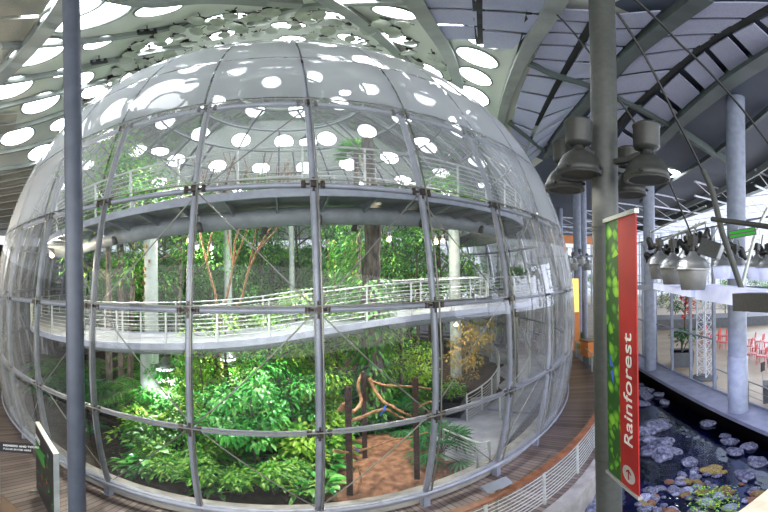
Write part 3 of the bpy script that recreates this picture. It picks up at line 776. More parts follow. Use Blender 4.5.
def mk_shrub(kind, mat, n, rad, h, ll, lw, lumps=7, stems=5):
    """leafy bush: stems fanning out to leaf clusters"""
    root = empty(kind, (0, 0, -50)); L = Leaves(); sm = MB()
    cs = []
    for i in range(lumps):
        a = rng.uniform(0, 2 * PI); q = rng.uniform(0, .65) * rad; cs.append(np.array([q * math.cos(a), q * math.sin(a), h * rng.uniform(.35, .8)]))
    for c in cs[:stems]: sm.tube([(0, 0, -.1), (c[0] * .4, c[1] * .4, c[2] * .5), tuple(c)], [.03, .022, .012], 5)
    for i in range(n):
        c = cs[i % lumps]; v = rv(); v[2] = abs(v[2]) * .9 - .25; rr = rng.uniform(.35, 1) ** .6
        p = c + v * np.array([rad * .48, rad * .48, h * .32]) * rr; p[2] = max(p[2], .04)
        d = v * np.array([1, 1, .35]) + rv() * .45
        L.add(p, d, (0, 0, 1), ll * rng.uniform(.6, 1.25), lw * rng.uniform(.7, 1.2), rng.uniform(.1, .5))
    L.build('foliage', M[mat], root); sm.build('stems', M['bark'], root); return root
def mk_tree(kind, mat, h, crown, n, ll, lw, lumps=12, tr=.09, low=.35):
    root = empty(kind, (0, 0, -50)); L = Leaves(); b = MB()
    top = np.array([rng.uniform(-.4, .4), rng.uniform(-.4, .4), h * .9]); b.tube([(0, 0, -.2), (top[0] * .3, top[1] * .3, h * .35), (top[0] * .7, top[1] * .7, h * .65), tuple(top)], [tr, tr * .8, tr * .55, tr * .2], 8)
    cs = []
    for i in range(lumps):
        z = h * rng.uniform(low, 1.); a = i * 2.4 + rng.uniform(-.4, .4); t = z / h; w = crown * (.35 + .65 * math.sin(PI * min(1, (t - low + .15) / (1.1 - low)))) * rng.uniform(.4, 1)
        c = np.array([top[0] * t + w * math.cos(a), top[1] * t + w * math.sin(a), z]); cs.append(c)
        s0 = (top[0] * t * .8, top[1] * t * .8, max(z - w * .7, h * .2)); b.tube([s0, tuple((np.array(s0) + c) / 2 + np.array([0, 0, .1])), tuple(c)], [tr * .4, tr * .28, tr * .12], 5)
    for i in range(n):
        c = cs[i % lumps]; v = rv(); rr = rng.uniform(.2, 1) ** .5; p = c + v * np.array([crown * .42, crown * .42, crown * .3]) * rr
        L.add(p, v * np.array([1, 1, .3]) + rv() * .5, (0, 0, 1), ll * rng.uniform(.6, 1.3), lw * rng.uniform(.7, 1.2), rng.uniform(.2, .7))
    L.build('foliage', M[mat], root); b.build('trunk', M['bark'], root); return root
def mk_rosette(kind, mat, n, ll, lw, segs=1, erect=.7, h0=.0, stalk=.5):
    """arching broad leaves on stalks (philodendron, calathea, heliconia)"""
    root = empty(kind, (0, 0, -50)); L = Leaves(); b = MB()
    for i in range(n):
        a = i * 2.4 + rng.uniform(-.3, .3); e = rng.uniform(.25, 1.) * erect + .15; d = np.array([math.cos(a) * (1.1 - e), math.sin(a) * (1.1 - e), e]); d /= np.linalg.norm(d)
        s = stalk * rng.uniform(.5, 1.2); base = np.array([rng.uniform(-.12, .12), rng.uniform(-.12, .12), h0]); tip = base + d * s; b.tube([tuple(base), tuple(base + d * s * .5 + np.array([0, 0, .03])), tuple(tip)], .012, 4)
        d2 = d * np.array([1.6, 1.6, .45]); L.add(tip, d2, (0, 0, 1), ll * rng.uniform(.7, 1.2), lw * rng.uniform(.8, 1.15), rng.uniform(.25, .6), .12)
    L.build('foliage', M[mat], root); b.build('stalks', M['mid'], root); return root
def mk_frond(kind, mat, n, length, leaflet, h=0., tr=.0, wid=.05, erect=1.):
    """feather fronds (palm, fern); optional trunk"""
    root = empty(kind, (0, 0, -50)); L = Leaves(); b = MB()
    if h > .3: b.tube([(0, 0, -.2), (.05, .03, h * .5), (0, 0, h)], [tr, tr * .8, tr * .7], 8)
    for i in range(n):
        a = i * 2.4 + rng.uniform(-.2, .2); e = rng.uniform(.15, 1.) * erect; pts = []
        for k in range(13):
            t = k / 12; x = length * t * math.cos(e * .9) ; z = h + length * (math.sin(e * .9) * t - .55 * t * t); pts.append(np.array([x * math.cos(a), x * math.sin(a), z]))
        b.tube([tuple(p) for p in pts], .012, 4)
        for k in range(1, 13):
            t = k / 12; d = pts[k] - pts[k - 1]; d /= np.linalg.norm(d); sd = np.cross(d, (0, 0, 1)); sd /= np.linalg.norm(sd); q = leaflet * (math.sin(PI * (.15 + .8 * t)) + .15)
            for sg in (-1, 1):
                for f in (0, .5): L.add(pts[k] - d * f * length / 12, sd * sg + d * .6, (0, 0, 1), q, wid, .35)
    L.build('fronds', M[mat], root); b.build('stems', M['bark'], root); return root
def mk_fan(kind, mat, n, stalk, fr, h=0., tr=.12, blades=13, wid=.07):
    root = empty(kind, (0, 0, -50)); L = Leaves(); b = MB()
    if h > .3: b.tube([(0, 0, -.2), (.04, .02, h * .5), (0, 0, h)], [tr, tr * .85, tr * .8], 9)
    for i in range(n):
        a = i * 2.4; e = rng.uniform(-.1, 1.25); d = np.array([math.cos(a) * math.cos(e), math.sin(a) * math.cos(e), math.sin(e)]); base = np.array([0, 0, h]); tip = base + d * stalk; b.tube([tuple(base), tuple(tip)], .014, 4)
        sd = np.cross(d, (0, 0, 1)); sd /= np.linalg.norm(sd) + 1e-9; u = np.cross(sd, d)
        for k in range(blades):
            w = (k / (blades - 1) - .5) * 4.0; L.add(tip, d * math.cos(w) + sd * math.sin(w), u, fr * (1 - .25 * abs(w) / 2), wid, .35, .25)
    L.build('fronds', M[mat], root); b.build('stems', M['bark'], root); return root

P_ = {}
P_['shrub_bright'] = mk_shrub('leafy_shrub', 'bright', 420, .95, 1.3, .20, .09)
P_['shrub_mid'] = mk_shrub('leafy_shrub', 'mid', 420, .95, 1.4, .22, .10)
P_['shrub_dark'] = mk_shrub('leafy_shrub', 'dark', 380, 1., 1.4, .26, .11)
P_['shrub_lime'] = mk_shrub('leafy_shrub', 'lime', 420, .8, 1.2, .16, .07)
P_['broad_gloss'] = mk_rosette('broadleaf_plant', 'gloss', 34, .42, .2, stalk=.55)
P_['broad_mid'] = mk_rosette('broadleaf_plant', 'mid', 30, .46, .17, stalk=.6)
P_['broad_bright'] = mk_rosette('broadleaf_plant', 'bright', 30, .4, .14, stalk=.5)
P_['banana'] = mk_rosette('banana_plant', 'bright', 14, 1.2, .36, erect=1., stalk=1.1)
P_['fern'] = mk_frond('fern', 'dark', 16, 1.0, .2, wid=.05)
P_['palmette'] = mk_frond('feather_palm', 'mid', 14, 1.9, .42, h=1.0, tr=.07, wid=.05)
P_['fan_low'] = mk_fan('fan_palm', 'dark', 18, .7, .62, h=.25)
P_['fan_tall'] = mk_fan('fan_palm', 'mid', 32, .62, .62, h=11.4, tr=.16, blades=15)
P_['tree_mid'] = mk_tree('understory_tree', 'mid', 6.5, 1.9, 1500, .20, .085, 16)
P_['tree_bright'] = mk_tree('understory_tree', 'bright', 6., 1.8, 1500, .20, .085, 16)
P_['tree_dark'] = mk_tree('understory_tree', 'dark', 7., 2., 1400, .24, .10, 16)
P_['tree_lime'] = mk_tree('understory_tree', 'lime', 4.2, 1.3, 1100, .16, .07, 13)
P_['tree_autumn'] = mk_tree('pot_tree', 'autumn', 2.8, .75, 620, .15, .06, 10, tr=.04, low=.4)
P_['tree_tall'] = mk_tree('rainforest_tree', 'bright', 11.2, 2.4, 1900, .22, .09, 18, tr=.16, low=.5)
P_['sapling'] = mk_tree('sapling', 'gloss', 2.6, .8, 700, .17, .075, 9, tr=.03, low=.35)
used = set(); NP = {}
def plant(key, p, s=1., label=None, cat='plant', group=None, sz=None, z=None):
    src = P_[key]
    if key in used: o = copy_tree(src)
    else: o = src; used.add(key)
    p = Vector((p[0], p[1], gz(p) - .03 if z is None else z)); o.location = p; o.rotation_euler = (0, 0, random.uniform(0, 6.28)); o.scale = (s, s, s * (sz or random.uniform(.9, 1.1)))
    return tag(o, label, cat, group)
G1 = 'low broad leaved plants along the front glass'
def scatter(keys, poly, n, s0, s1, label, cat, group, z=0., mind=.5, seed=1):
    """plants whose feet stand inside a quadrilateral of ground"""
    rr = random.Random(seed); pts = []; out = 0; tries = 0
    while out < n and tries < n * 60:
        tries += 1; x0, x1, y0, y1 = poly; x = rr.uniform(x0, x1); y = rr.uniform(y0, y1); p = PZ(x, y, .15)
        if rc(p) > 12.2 or any((p - q).length < mind for q in pts): continue
        pts.append(p); out += 1; k = keys[rr.randrange(len(keys))]; L_ = label[k] if isinstance(label, dict) else label; gr = group[k] if isinstance(group, dict) else group
        plant(k, p, rr.uniform(s0, s1), L_, cat, gr)
def scatter_w(keys, a0, a1, r0, r1, n, s0, s1, label, cat, group, mind=1., seed=1):
    rr = random.Random(seed); pts = []; out = 0; tries = 0
    while out < n and tries < n * 60:
        tries += 1; p = pol(R(rr.uniform(a0, a1)), rr.uniform(r0, r1), 0)
        if any((p - q).length < mind for q in pts): continue
        pts.append(p); out += 1; k = keys[rr.randrange(len(keys))]
        plant(k, p, rr.uniform(s0, s1), label[k], cat, group[k])
def LG(d): return ({k: v for k, v in d.items()}, {k: v.split(' ')[0] + ' ' + v[len(v.split(' ')[0]) + 1:] for k, v in d.items()})
lb = {'broad_gloss': 'glossy green broad leaved plant low beside the front glass of the dome', 'broad_mid': 'mid green long leaved plant low beside the front glass of the dome', 'shrub_bright': 'bright green bush near the front glass of the dome', 'broad_bright': 'yellow green broad leaved plant near the front glass of the dome'}
scatter(['broad_gloss', 'broad_mid', 'shrub_bright', 'broad_mid', 'broad_bright', 'shrub_bright'], (125, 318, 462, 498), 44, .6, .85, lb, 'plant', lb, mind=.42, seed=3)
lb = {'broad_gloss': 'glossy broad leaved plant in the middle of the front bed', 'broad_mid': 'mid green broad leaved plant in the middle of the front bed', 'shrub_bright': 'bright green bush in the middle of the front bed', 'shrub_mid': 'mid green bush in the middle of the front bed', 'sapling': 'thin young tree rising from the middle of the front bed', 'shrub_lime': 'yellow green bush in the middle of the front bed'}
scatter(['broad_mid', 'shrub_bright', 'shrub_mid', 'sapling', 'broad_gloss', 'shrub_lime'], (135, 328, 430, 466), 36, .9, 1.25, lb, 'plant', lb, mind=.55, seed=4)
lb = {'shrub_bright': 'bright green bush in the dense bed left of the soil clearing', 'shrub_mid': 'mid green bush in the dense bed left of the soil clearing', 'shrub_lime': 'yellow green bush in the dense bed left of the soil clearing', 'tree_lime': 'small lime green tree in the dense bed left of the soil clearing', 'sapling': 'slender glossy sapling in the dense bed left of the soil clearing', 'banana': 'banana plant in the dense bed left of the soil clearing'}
scatter(['shrub_bright', 'shrub_mid', 'shrub_lime', 'tree_lime', 'sapling', 'banana'], (170, 340, 395, 430), 30, .95, 1.3, lb, 'plant', lb, mind=.7, seed=5)
lb = {'shrub_dark': 'dark green bush behind the soil clearing', 'shrub_mid': 'mid green bush behind the soil clearing', 'fan_low': 'low fan palm behind the soil clearing', 'fern': 'fern at the back of the soil clearing', 'shrub_bright': 'bright bush behind the soil clearing'}
scatter(['shrub_dark', 'shrub_mid', 'fan_low', 'fern', 'shrub_bright'], (318, 430, 398, 428), 22, .8, 1.1, lb, 'plant', lb, mind=.7, seed=6)
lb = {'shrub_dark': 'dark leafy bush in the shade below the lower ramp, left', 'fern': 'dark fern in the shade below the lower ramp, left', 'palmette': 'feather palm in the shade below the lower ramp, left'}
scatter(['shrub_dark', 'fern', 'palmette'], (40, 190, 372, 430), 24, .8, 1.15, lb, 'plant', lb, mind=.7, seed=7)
lb = {'shrub_mid': 'green shrub beside the soil clearing close to the glass', 'broad_gloss': 'glossy plant beside the soil clearing close to the glass'}
for x, y, k, s in ((326, 470, 'broad_gloss', .9), (334, 452, 'shrub_mid', .7), (322, 488, 'broad_gloss', .8), (342, 440, 'shrub_mid', .7), (318, 455, 'shrub_mid', .8)): plant(k, PZ(x, y, .15), s, lb[k], 'plant', lb[k])
plant('fan_low', PZ(441, 458, .1), .95, 'large dark green fan palm beside the right rib of the front glass', 'palm')
plant('fan_low', PZ(398, 428, .1), .95, 'pale fan palm growing against the back of the middle perch', 'palm')
# bigger trees behind: front-centre mass, back of dome, left and right flanks
lb = {'tree_lime': 'yellow green tree rising in front of the lower ramp in the dome centre', 'tree_bright': 'bright green tree rising in front of the lower ramp in the dome centre', 'tree_mid': 'mid green tree in the dome centre', 'tree_dark': 'dark green tree right behind the thick vine covered trunk', 'shrub_mid': 'tall green bush in the dome centre'}
for i, (x, d, k, s) in enumerate([(205, 10.2, 'tree_lime', .82), (232, 11.2, 'tree_lime', .9), (262, 10.4, 'tree_lime', .95), (290, 11.6, 'tree_lime', 1.1), (318, 10.8, 'tree_lime', 1.15), (336, 12.2, 'tree_bright', .78), (300, 13.2, 'tree_bright', .8), (268, 13.6, 'tree_mid', .62), (238, 13.4, 'tree_mid', .55), (400, 12.6, 'tree_lime', .95), (390, 13.6, 'tree_dark', .6), (415, 13.9, 'tree_lime', .9)]):
    plant(k, PH(x, 300, d), s, lb[k], 'tree', lb[k])
lb = {'tree_mid': 'mid green tree in the back half of the dome', 'tree_bright': 'bright green tree in the back half of the dome', 'tree_dark': 'dark green tree in the back half of the dome', 'tree_tall': 'tall tree reaching above the upper ramp in the dome', 'palmette': 'feather palm in the back half of the dome'}
scatter_w(['tree_mid', 'tree_bright', 'tree_dark', 'tree_mid'], 95, 300, 3.5, 11.3, 40, 1., 1.3, lb, 'tree', lb, mind=1.5, seed=8)
for x, d in ((128, 15), (150, 17), (176, 16.5), (108, 14), (225, 21), (262, 23), (300, 24), (440, 21), (462, 19.5), (385, 24), (160, 20)): plant('tree_tall', PH(x, 270, d), random.uniform(.92, 1.04), lb['tree_tall'], 'tree', lb['tree_tall'])
lb2 = {'tree_mid': 'mid green tree under the upper ramp at the left flank of the dome', 'tree_bright': 'bright green tree under the upper ramp at the left flank of the dome', 'tree_lime': 'yellow green tree under the upper ramp at the left flank of the dome'}
scatter_w(['tree_mid', 'tree_bright', 'tree_lime'], -100, -45, 2.5, 7.0, 9, .8, .95, lb2, 'tree', lb2, mind=1.3, seed=9)
p = PH(358, 280, 16.5); plant('fan_tall', p, 1.0, 'tall fan palm whose crown shows above the upper ramp at centre', 'palm', sz=1.0)
plant('fan_tall', PH(120, 280, 16.), 1., 'tall fan palm leaning over the upper ramp at the left', 'palm', sz=.95)
# hanging / potted plants on the right
pp = PZ(452, 414, .12); o = empty('planter_box', (pp.x, pp.y, .12), 'dark square planter box on the forecourt inside the dome', 'planter', rz=R(20))
MB().lathe([(.52, 0), (.56, .62), (.5, .62), (.48, .5)], n=4, smooth=False).build('planter_shell', M['black'], o); MB().lathe([(.001, .5), (.48, .5)], n=4, smooth=False).build('soil_surface', M['darksoil'], o)
plant('shrub_bright', pp, .62, 'bright green bush growing in the dark square planter', 'plant', z=.6)
for i, (x, y) in enumerate([(462, 398), (472, 384), (478, 372)]): plant('tree_autumn', PZ(x, y, .12), random.uniform(.9, 1.15), 'slender tree with drying olive leaves inside the curved railing', 'tree', 'slender olive leaved trees inside the curved railing')
plant('shrub_mid', PH(516, 300, 15.2), .7, 'green bush in a dark frame by the right glass of the dome', 'plant', z=CAMZ - .3)
o = empty('plant_box', PH(516, 300, 15.2) + Vector((0, 0, -.15)), 'dark box holding a green bush by the right glass of the dome', 'planter'); MB().lathe([(.4, -.6), (.5, .05), (.46, .05), (.4, -.1)], n=4, smooth=False).build('box_shell', M['black'], o); MB().rod((0, 0, -4.6), (0, 0, -.6), .06).build('box_stand', M['cable'], o)

# the big vine covered trunk
b = PZ(374, 428, .1); root = empty('vine_covered_trunk', (b.x, b.y, 0), 'thick dark tree trunk wrapped in vines right of the dome centre', 'tree'); m = MB(); L = []
for i in range(24):
    z = -.1 + i * .45; L.append((.06 * math.sin(z * 1.1), .06 * math.cos(z * .9), z))
m.tube(L, [.36 - .007 * i + .03 * math.sin(i * 2.1) for i in range(24)], 14); m.build('trunk', M['bark'], root)
lv = Leaves()
for i in range(1500):
    z = rng.uniform(.2, 5.4) if i < 950 else rng.uniform(4.5, 8.2); a = rng.uniform(0, 2 * PI) if i < 950 else rng.uniform(PI * .8, PI * 1.25); rr = .36 + abs(rng.normal()) * (.16 if i < 950 else .5)
    lv.add((rr * math.cos(a), rr * math.sin(a), z), (math.cos(a), math.sin(a), rng.uniform(-.7, .2)), (0, 0, 1), rng.uniform(.12, .26), rng.uniform(.06, .12), .6)
lv.build('vine_leaves', M['mid'], root)
# hanging vine curtains left of the trunk
b = PH(343, 280, 12.8); root = empty('hanging_vines', (b.x, b.y, 3.4), 'curtain of yellow green vines hanging left of the thick trunk', 'vine'); lv = Leaves(); m = MB()
for s in range(10):
    x = rng.uniform(-.6, .5); y = rng.uniform(-.2, .2); z0 = CAMZ + 1.5 - 3.4; z1 = rng.uniform(-.8, 1.); m.rod((x, y, z0), (x, y, z1), .01, 4)
    for z in np.arange(z1, z0, .06): lv.add((x, y, z), rv() * np.array([1, 1, .3]), (0, 0, 1), rng.uniform(.1, .22), .08, .7)
lv.build('foliage', M['bright'], root); m.build('vine_stems', M['branch'], root)
# bare orange branches left of centre
b = PH(219, 330, 12.9); root = empty('bare_branch_tree', (b.x, b.y, 0), 'bare orange brown forked tree behind the lower ramp, left of centre', 'tree'); m = MB()
def br(p, d, ln, r, dep):
    p = Vector(p); q = p + d * ln; mid = (p + q) / 2 + Vector((random.uniform(-.1, .1), random.uniform(-.1, .1), 0)) * ln; m.tube([p, mid, q], [r, r * .85, r * .65], 6)
    if dep: [br(q, (d + Vector((random.uniform(-.7, .7), random.uniform(-.5, .5), random.uniform(-.1, .4)))).normalized(), ln * .72, r * .62, dep - 1) for _ in range(2 + (dep > 2))]
br((0, 0, 0), Vector((0, 0, 1)), 3.6, .09, 4); m.build('branches', M['branch'], root)
# fringe of far foliage against the back glass and beyond it
lb = {'tree_mid': 'mid green tree standing outside behind the dome', 'tree_bright': 'bright green tree standing outside behind the dome', 'tree_dark': 'dark green tree standing outside behind the dome'}
rr = random.Random(5)
for i in range(22):
    k = ['tree_mid', 'tree_bright', 'tree_dark'][i % 3]; x = -26 + i * 3.4 + rr.uniform(-1, 1); plant(k, (x, 45.5 + rr.uniform(-1.5, 1.5) if x < 4 else 56 + rr.uniform(-2, 2)), rr.uniform(1.0, 1.4), lb[k], 'tree', lb[k], z=0)

# ================================================================== the clearing: posts, perches, parrots
clear = [((350, 389), (350, 494)), ((365, 374), (365, 460)), ((417, 380), (417, 479))]
tops = []
for (tx, ty), (bx, by) in clear:
    b = PZ(bx, by, .15); d = math.hypot(b.x, b.y); t = PH(tx, ty, d); tops.append((b, t)); r = .055
    lab = ['dark square wooden post nearest the glass in the soil clearing', 'dark wooden post behind the front one, at the back of the clearing', 'dark wooden post at the right side of the soil clearing'][len(tops) - 1]
    o = MB().box((0, 0, (t.z - .1) / 2), (.12, .12, t.z - .1)).lathe([(.06, t.z - .1), (.075, t.z - .06), (.02, t.z - .02)], n=8).build('perch_post', M['post'], None, (b.x, b.y, .1)); tag(o, lab, 'post')
D0, D1, D2 = [math.hypot(*b.xy) for b, t in tops]
def limb(pts, r, label, name='perch_branch'):
    L = smooth_line([PH(x, y, d) for x, y, d in pts], 6); n = len(L); rr = [r * (1 - .5 * i / n) * (1 + .15 * math.sin(i * 1.7)) for i in range(n)]
    o = MB().tube(L, rr, 7).build(name, M['branch']); return tag(recenter(o, L[0]), label, 'branch')
limb([(350, 421, D0), (362, 417, D0 + .2), (376, 411, D0 + .5), (388, 410, D0 + .7), (398, 416, D0 + .9), (410, 420, D2)], .045, 'wavy brown perch branch crossing the clearing at mid height')
limb([(369, 378, D1), (376, 392, D1 - .2), (384, 402, D1 - .5), (392, 406, D1 - .8), (402, 412, D2), (416, 418, D2 + .1)], .05, 'thick brown branch sloping down right from the back post')
limb([(369, 380, D1), (384, 385, D1 - .2), (400, 386, D2 + .3), (417, 387, D2), (431, 389, D2)], .035, 'thin brown rail branch high between back post and right post')
limb([(334, 451, D0 - .3), (350, 452, D0), (372, 447, D0 + .6), (392, 440, D0 + 1.2), (405, 438, D2), (428, 432, D2)], .035, 'long low brown branch from the front post to the right post')
limb([(340, 410, D0 + .4), (346, 404, D0 + .3), (352, 412, D0 + .3), (361, 402, D1 - .4), (358, 385, D1 - .2), (361, 375, D1)], .06, 'twisted pale driftwood branch left of the back post')
limb([(356, 494, D0), (361, 480, D0 + .2), (358, 467, D0 + .3)], .03, 'short forked stick standing in the soil by the front post')
limb([(417, 408, D2), (426, 403, D2), (436, 401, D2 + .2)], .03, 'short branch stub reaching right from the right post')
for i, (x, y, d, a, lab) in enumerate([(384, 409, D0 + .62, 40, 'small blue parrot perched on the wavy branch in the clearing'), (354, 447, D0 + .05, 200, 'small white faced parrot perched on the low branch by the front post')]):
    c = PH(x, y, d); root = empty('parrot', c, lab, 'bird', rz=R(a)); root.scale = (.55, .55, .55); Rm = Matrix.Rotation(R(35), 3, 'Y')
    MB().lathe([(.004, -.13), (.045, -.09), (.062, -.01), (.052, .07), (.03, .11), (.036, .15), (.034, .18), (.004, .2)], n=14, rot=Rm).build('body', M['bluef'] if i == 0 else M['yellowf'], root)
    MB().lathe([(.003, -.34), (.02, -.3), (.03, -.1)], n=8, rot=Rm).build('tail', M['bluef'], root)
    for sg in (-1, 1): MB().lathe([(.003, -.18), (.024, -.12), (.03, .0), (.02, .07), (.003, .09)], c=(-.01, sg * .048, 0), n=8, rot=Rm).build('wing', M['bluef'], root)
    MB().lathe([(.012, .0), (.028, .012), (.001, .03)], c=(.115, 0, .135), n=10, rot=Matrix.Rotation(R(90), 3, 'Y')).build('face_patch', M['whitef'], root)
    MB().tube([(.14, 0, .14), (.17, 0, .135), (.175, 0, .11)], [.016, .011, .003], 6).build('beak', M['black'], root)
    MB().rod((0, .02, -.05), (-.01, .02, -.1), .007).rod((0, -.02, -.05), (-.01, -.02, -.1), .007).build('feet', M['black'], root)

# ================================================================== lamps inside the dome
def pendant(px, py, d, w, label, watts, s=1., mat='lampsilver', lens='cool', col=(.95, .98, 1.)):
    c = PH(px, py, d); root = empty('pendant_lamp', c, label, 'lamp')
    MB().lathe([(.05, .30), (.09, .27), (.14, .16), (.27, .05), (.31, -.03), (.29, -.03), (.25, .03), (.1, .12)], n=24).build('lamp_shade', M[mat], root)
    MB().lathe([(.285, -.02), (.27, -.10), (.18, -.15), (.001, -.17)], n=20).build('lamp_lens', M[lens], root)
    MB().rod((0, 0, .28), (0, 0, .75), .02).build('lamp_stem', M['cable'], root); root.scale = (s, s, s)
    if watts: l = lamp_light('lamp_light', c + Vector((0, 0, -.25 * s)), watts, col, .25, spot=R(150), aim=c + Vector((0, 0, -3)))
    return root
pendant(165, 366, 10.8, .6, 'round pendant lamp glowing below the lower ramp at the left', 900)
pendant(228, 357, 12.6, .6, 'smaller pendant lamp below the lower ramp near the centre', 700)
for x, y, d, lb_ in ((160, 150, 11.5, 'plant lamp hanging above the upper ramp at the left'), (308, 141, 11.5, 'plant lamp hanging behind the central rib above the upper ramp'), (421, 140, 12.5, 'plant lamp hanging above the upper ramp right of centre'), (205, 108, 17., 'far plant lamp near the top of the dome, left'), (345, 92, 17., 'far plant lamp near the top of the dome, centre'), (455, 118, 16.5, 'far plant lamp near the top of the dome, right')):
    pendant(x, y, d, .6, lb_, GROW, mat='lampgrey')
for i, (ps_, aim_, w_) in enumerate([(-24, (150, 452), 700), (-8, (200, 470), 900), (6, (250, 465), 1000), (20, (300, 470), 1000), (34, (365, 462), 1100), (48, (410, 440), 800), (-16, (120, 430), 500), (13, (240, 430), 700), (27, (330, 430), 700)]):
    a = R(ps_); c = pol(a, 11.2 if i < 6 else 9.9, zU(a) - .62); t_ = PZ(*aim_, .4); root = empty('track_spotlight', c, 'small dark track spotlight under the front of the upper ramp', 'spotlight', 'track spotlights under the upper ramp'); q_ = (t_ - c).to_track_quat('-Z', 'Y').to_matrix()
    MB().lathe([(.03, .2), (.07, .16), (.085, -.06), (.075, -.06), (.05, .1)], n=14, rot=q_).build('lamp_body', M['lampgrey'], root); MB().rod((0, 0, .1), (0, 0, .34), .015).build('bracket', M['cable'], root)
    lamp_light('lamp_light', c + (t_ - c).normalized() * .1, w_ * .6, (1, .98, .9), .08, spot=R(75), aim=t_)
for x, y, d, mt, w, lb_ in ((189, 241, 13, 'warm', 60, 'warm bulb under the upper ramp beside the left rib'), (197, 248, 14, 'cool', 60, 'small cold white bulb right of the left rib under the upper ramp'), (212, 248, 14.2, 'cool', 60, 'second small cold white bulb under the upper ramp'), (389, 240, 12.5, 'warm', 130, 'warm bulb just right of the thick trunk'), (436, 243, 13.5, 'warm', 200, 'brightest warm spotlight right of the thick trunk'), (443, 241, 14.5, 'warm', 60, 'second warm spotlight next to the brightest one'), (456, 325, 14, 'warm', 60, 'warm bulb under the lower ramp at the right'), (52, 256, 13, 'warm', 500, 'warm bulb at the far left inside the dome')):
    c = PH(x, y, d); root = empty('spotlight', c, lb_, 'lamp'); MB().lathe([(.001, .08), (.06, .05), (.075, -.02), (.001, -.07)], n=14).build('bulb', M[mt], root); MB().lathe([(.05, .3), (.09, .24), (.09, .06), (.085, .06), (.05, .24)], n=14).build('lamp_housing', M['lampgrey'], root)
    lamp_light('lamp_light', c + Vector((0, -.15, -.12)), w, (1, .85, .62) if mt == 'warm' else (.85, .92, 1), .1)

# ================================================================== near columns
def column(name, p, r, z0, z1, mat, label, collar=None, cat='column'):
    root = empty(name, (p[0], p[1], z0), label, cat)
    MB().lathe([(r, 0), (r, z1 - z0)], n=32).build('shaft', M[mat], root)
    for z in (collar or []): MB().lathe([(r + .012, z - z0), (r + .012, z - z0 + .03)], n=32).build('joint_band', M[mat], root)
    return root
p = PH(74.5, 280, 5.75); column('steel_column', p, .147, 0, zroof(*p.xy), 'column', 'slim grey steel column standing in front of the left side of the dome')
BD = 6.0; pc_ = PH(606, 280, BD); column('steel_column', pc_, .222, -2.2, zroof(*pc_.xy) , 'column_dark', 'thick dark grey column carrying the floodlights and the red banner', collar=[PH(604, 178 + 53, BD).z, PH(604, 228, BD).z, PH(604, 458, BD).z])
q = PZ(650.5, 370, 0); column('steel_column', q, .30, .03, zroof(*q.xy), 'column_white', 'pale painted column at the far end of the raised walkway', collar=[1.5])
q = PZ(738, 411, 0); c2 = column('steel_column', q, .33, .03, zroof(*q.xy), 'column_white', 'thick pale painted column at the near end of the raised walkway')
MB().lathe([(.36, 0), (.36, 2.25), (.33, 2.28)], n=32).build('column_sleeve', M['column_white'], c2)
for x, d, r in ((578, 27, .32), (584.5, 25, .2), (561, 34, .25)):
    q = PH(x, 280, d); column('steel_column', q, r, 0, 10.6, 'column_white', 'far pale column seen between the dome and the dark column', None) if False else tag(column('steel_column', q, r, 0, zroof(*q.xy), 'column_white', 'far pale column seen between the dome and the dark column'), group='far columns beside the dome')

# floodlight cluster on the dark column
def floodlight(px, py, d, s, label):
    """px,py: centre of the reflector rim"""
    c = PH(px, py, d); root = empty('floodlight', c, label, 'floodlight'); 
    MB().lathe([(.30, .0), (.37, .0), (.375, .12), (.345, .15), (.33, .22), (.26, .36), (.16, .45), (.085, .49), (.085, .58)], n=32).build('reflector', M['lampgrey'], root)
    MB().lathe([(.30, .004), (.295, -.01), (.37, -.012), (.37, .004)], n=32).build('rim_ring', M['column_dark'], root)
    MB().lathe([(.001, .10), (.2, .07), (.30, .03)], n=24).build('lamp_lens', M['lens'], root)
    MB().lathe([(.10, .56), (.20, .60), (.215, .64), (.215, 1.02), (.225, 1.03), (.225, 1.07), (.20, 1.09), (.001, 1.10)], n=28).build('ballast_canister', M['lampgrey'], root)
    for a in range(4): MB().lathe([(.001, .03), (.035, .0), (.035, -.02), (.001, -.04)], c=(.385 * math.cos(a * PI / 2 + .6), .385 * math.sin(a * PI / 2 + .6), .08), n=8).build('latch_knob', M['black'], root)
    v = Vector((pc_.x - c.x, pc_.y - c.y, 0)); L = v.length / s
    if L > .05: v.normalize(); MB().sweep([v * .10 + Vector((0, 0, .56)), v * (L * .45) + Vector((0, 0, .5)), v * (L - .05) + Vector((0, 0, .52))], .10, .1).build('mount_arm', M['lampgrey'], root)
    root.scale = (s, s, s); lamp_light('lamp_light', c + Vector((0, 0, -.1)), 40, (1, .95, .88), .15, spot=R(120), aim=c - Vector((0, 0, 3)))
floodlight(579, 175, 5.75, 1.0, 'large dark floodlight at the front left of the cluster on the dark column')
floodlight(647, 180, 5.55, .98, 'large dark floodlight at the front right of the cluster on the dark column')
floodlight(565, 190, 6.6, 1.0, 'dark floodlight at the back left of the cluster on the dark column')
floodlight(628, 195, 6.7, .95, 'dark floodlight at the back right of the cluster, half behind the dark column')

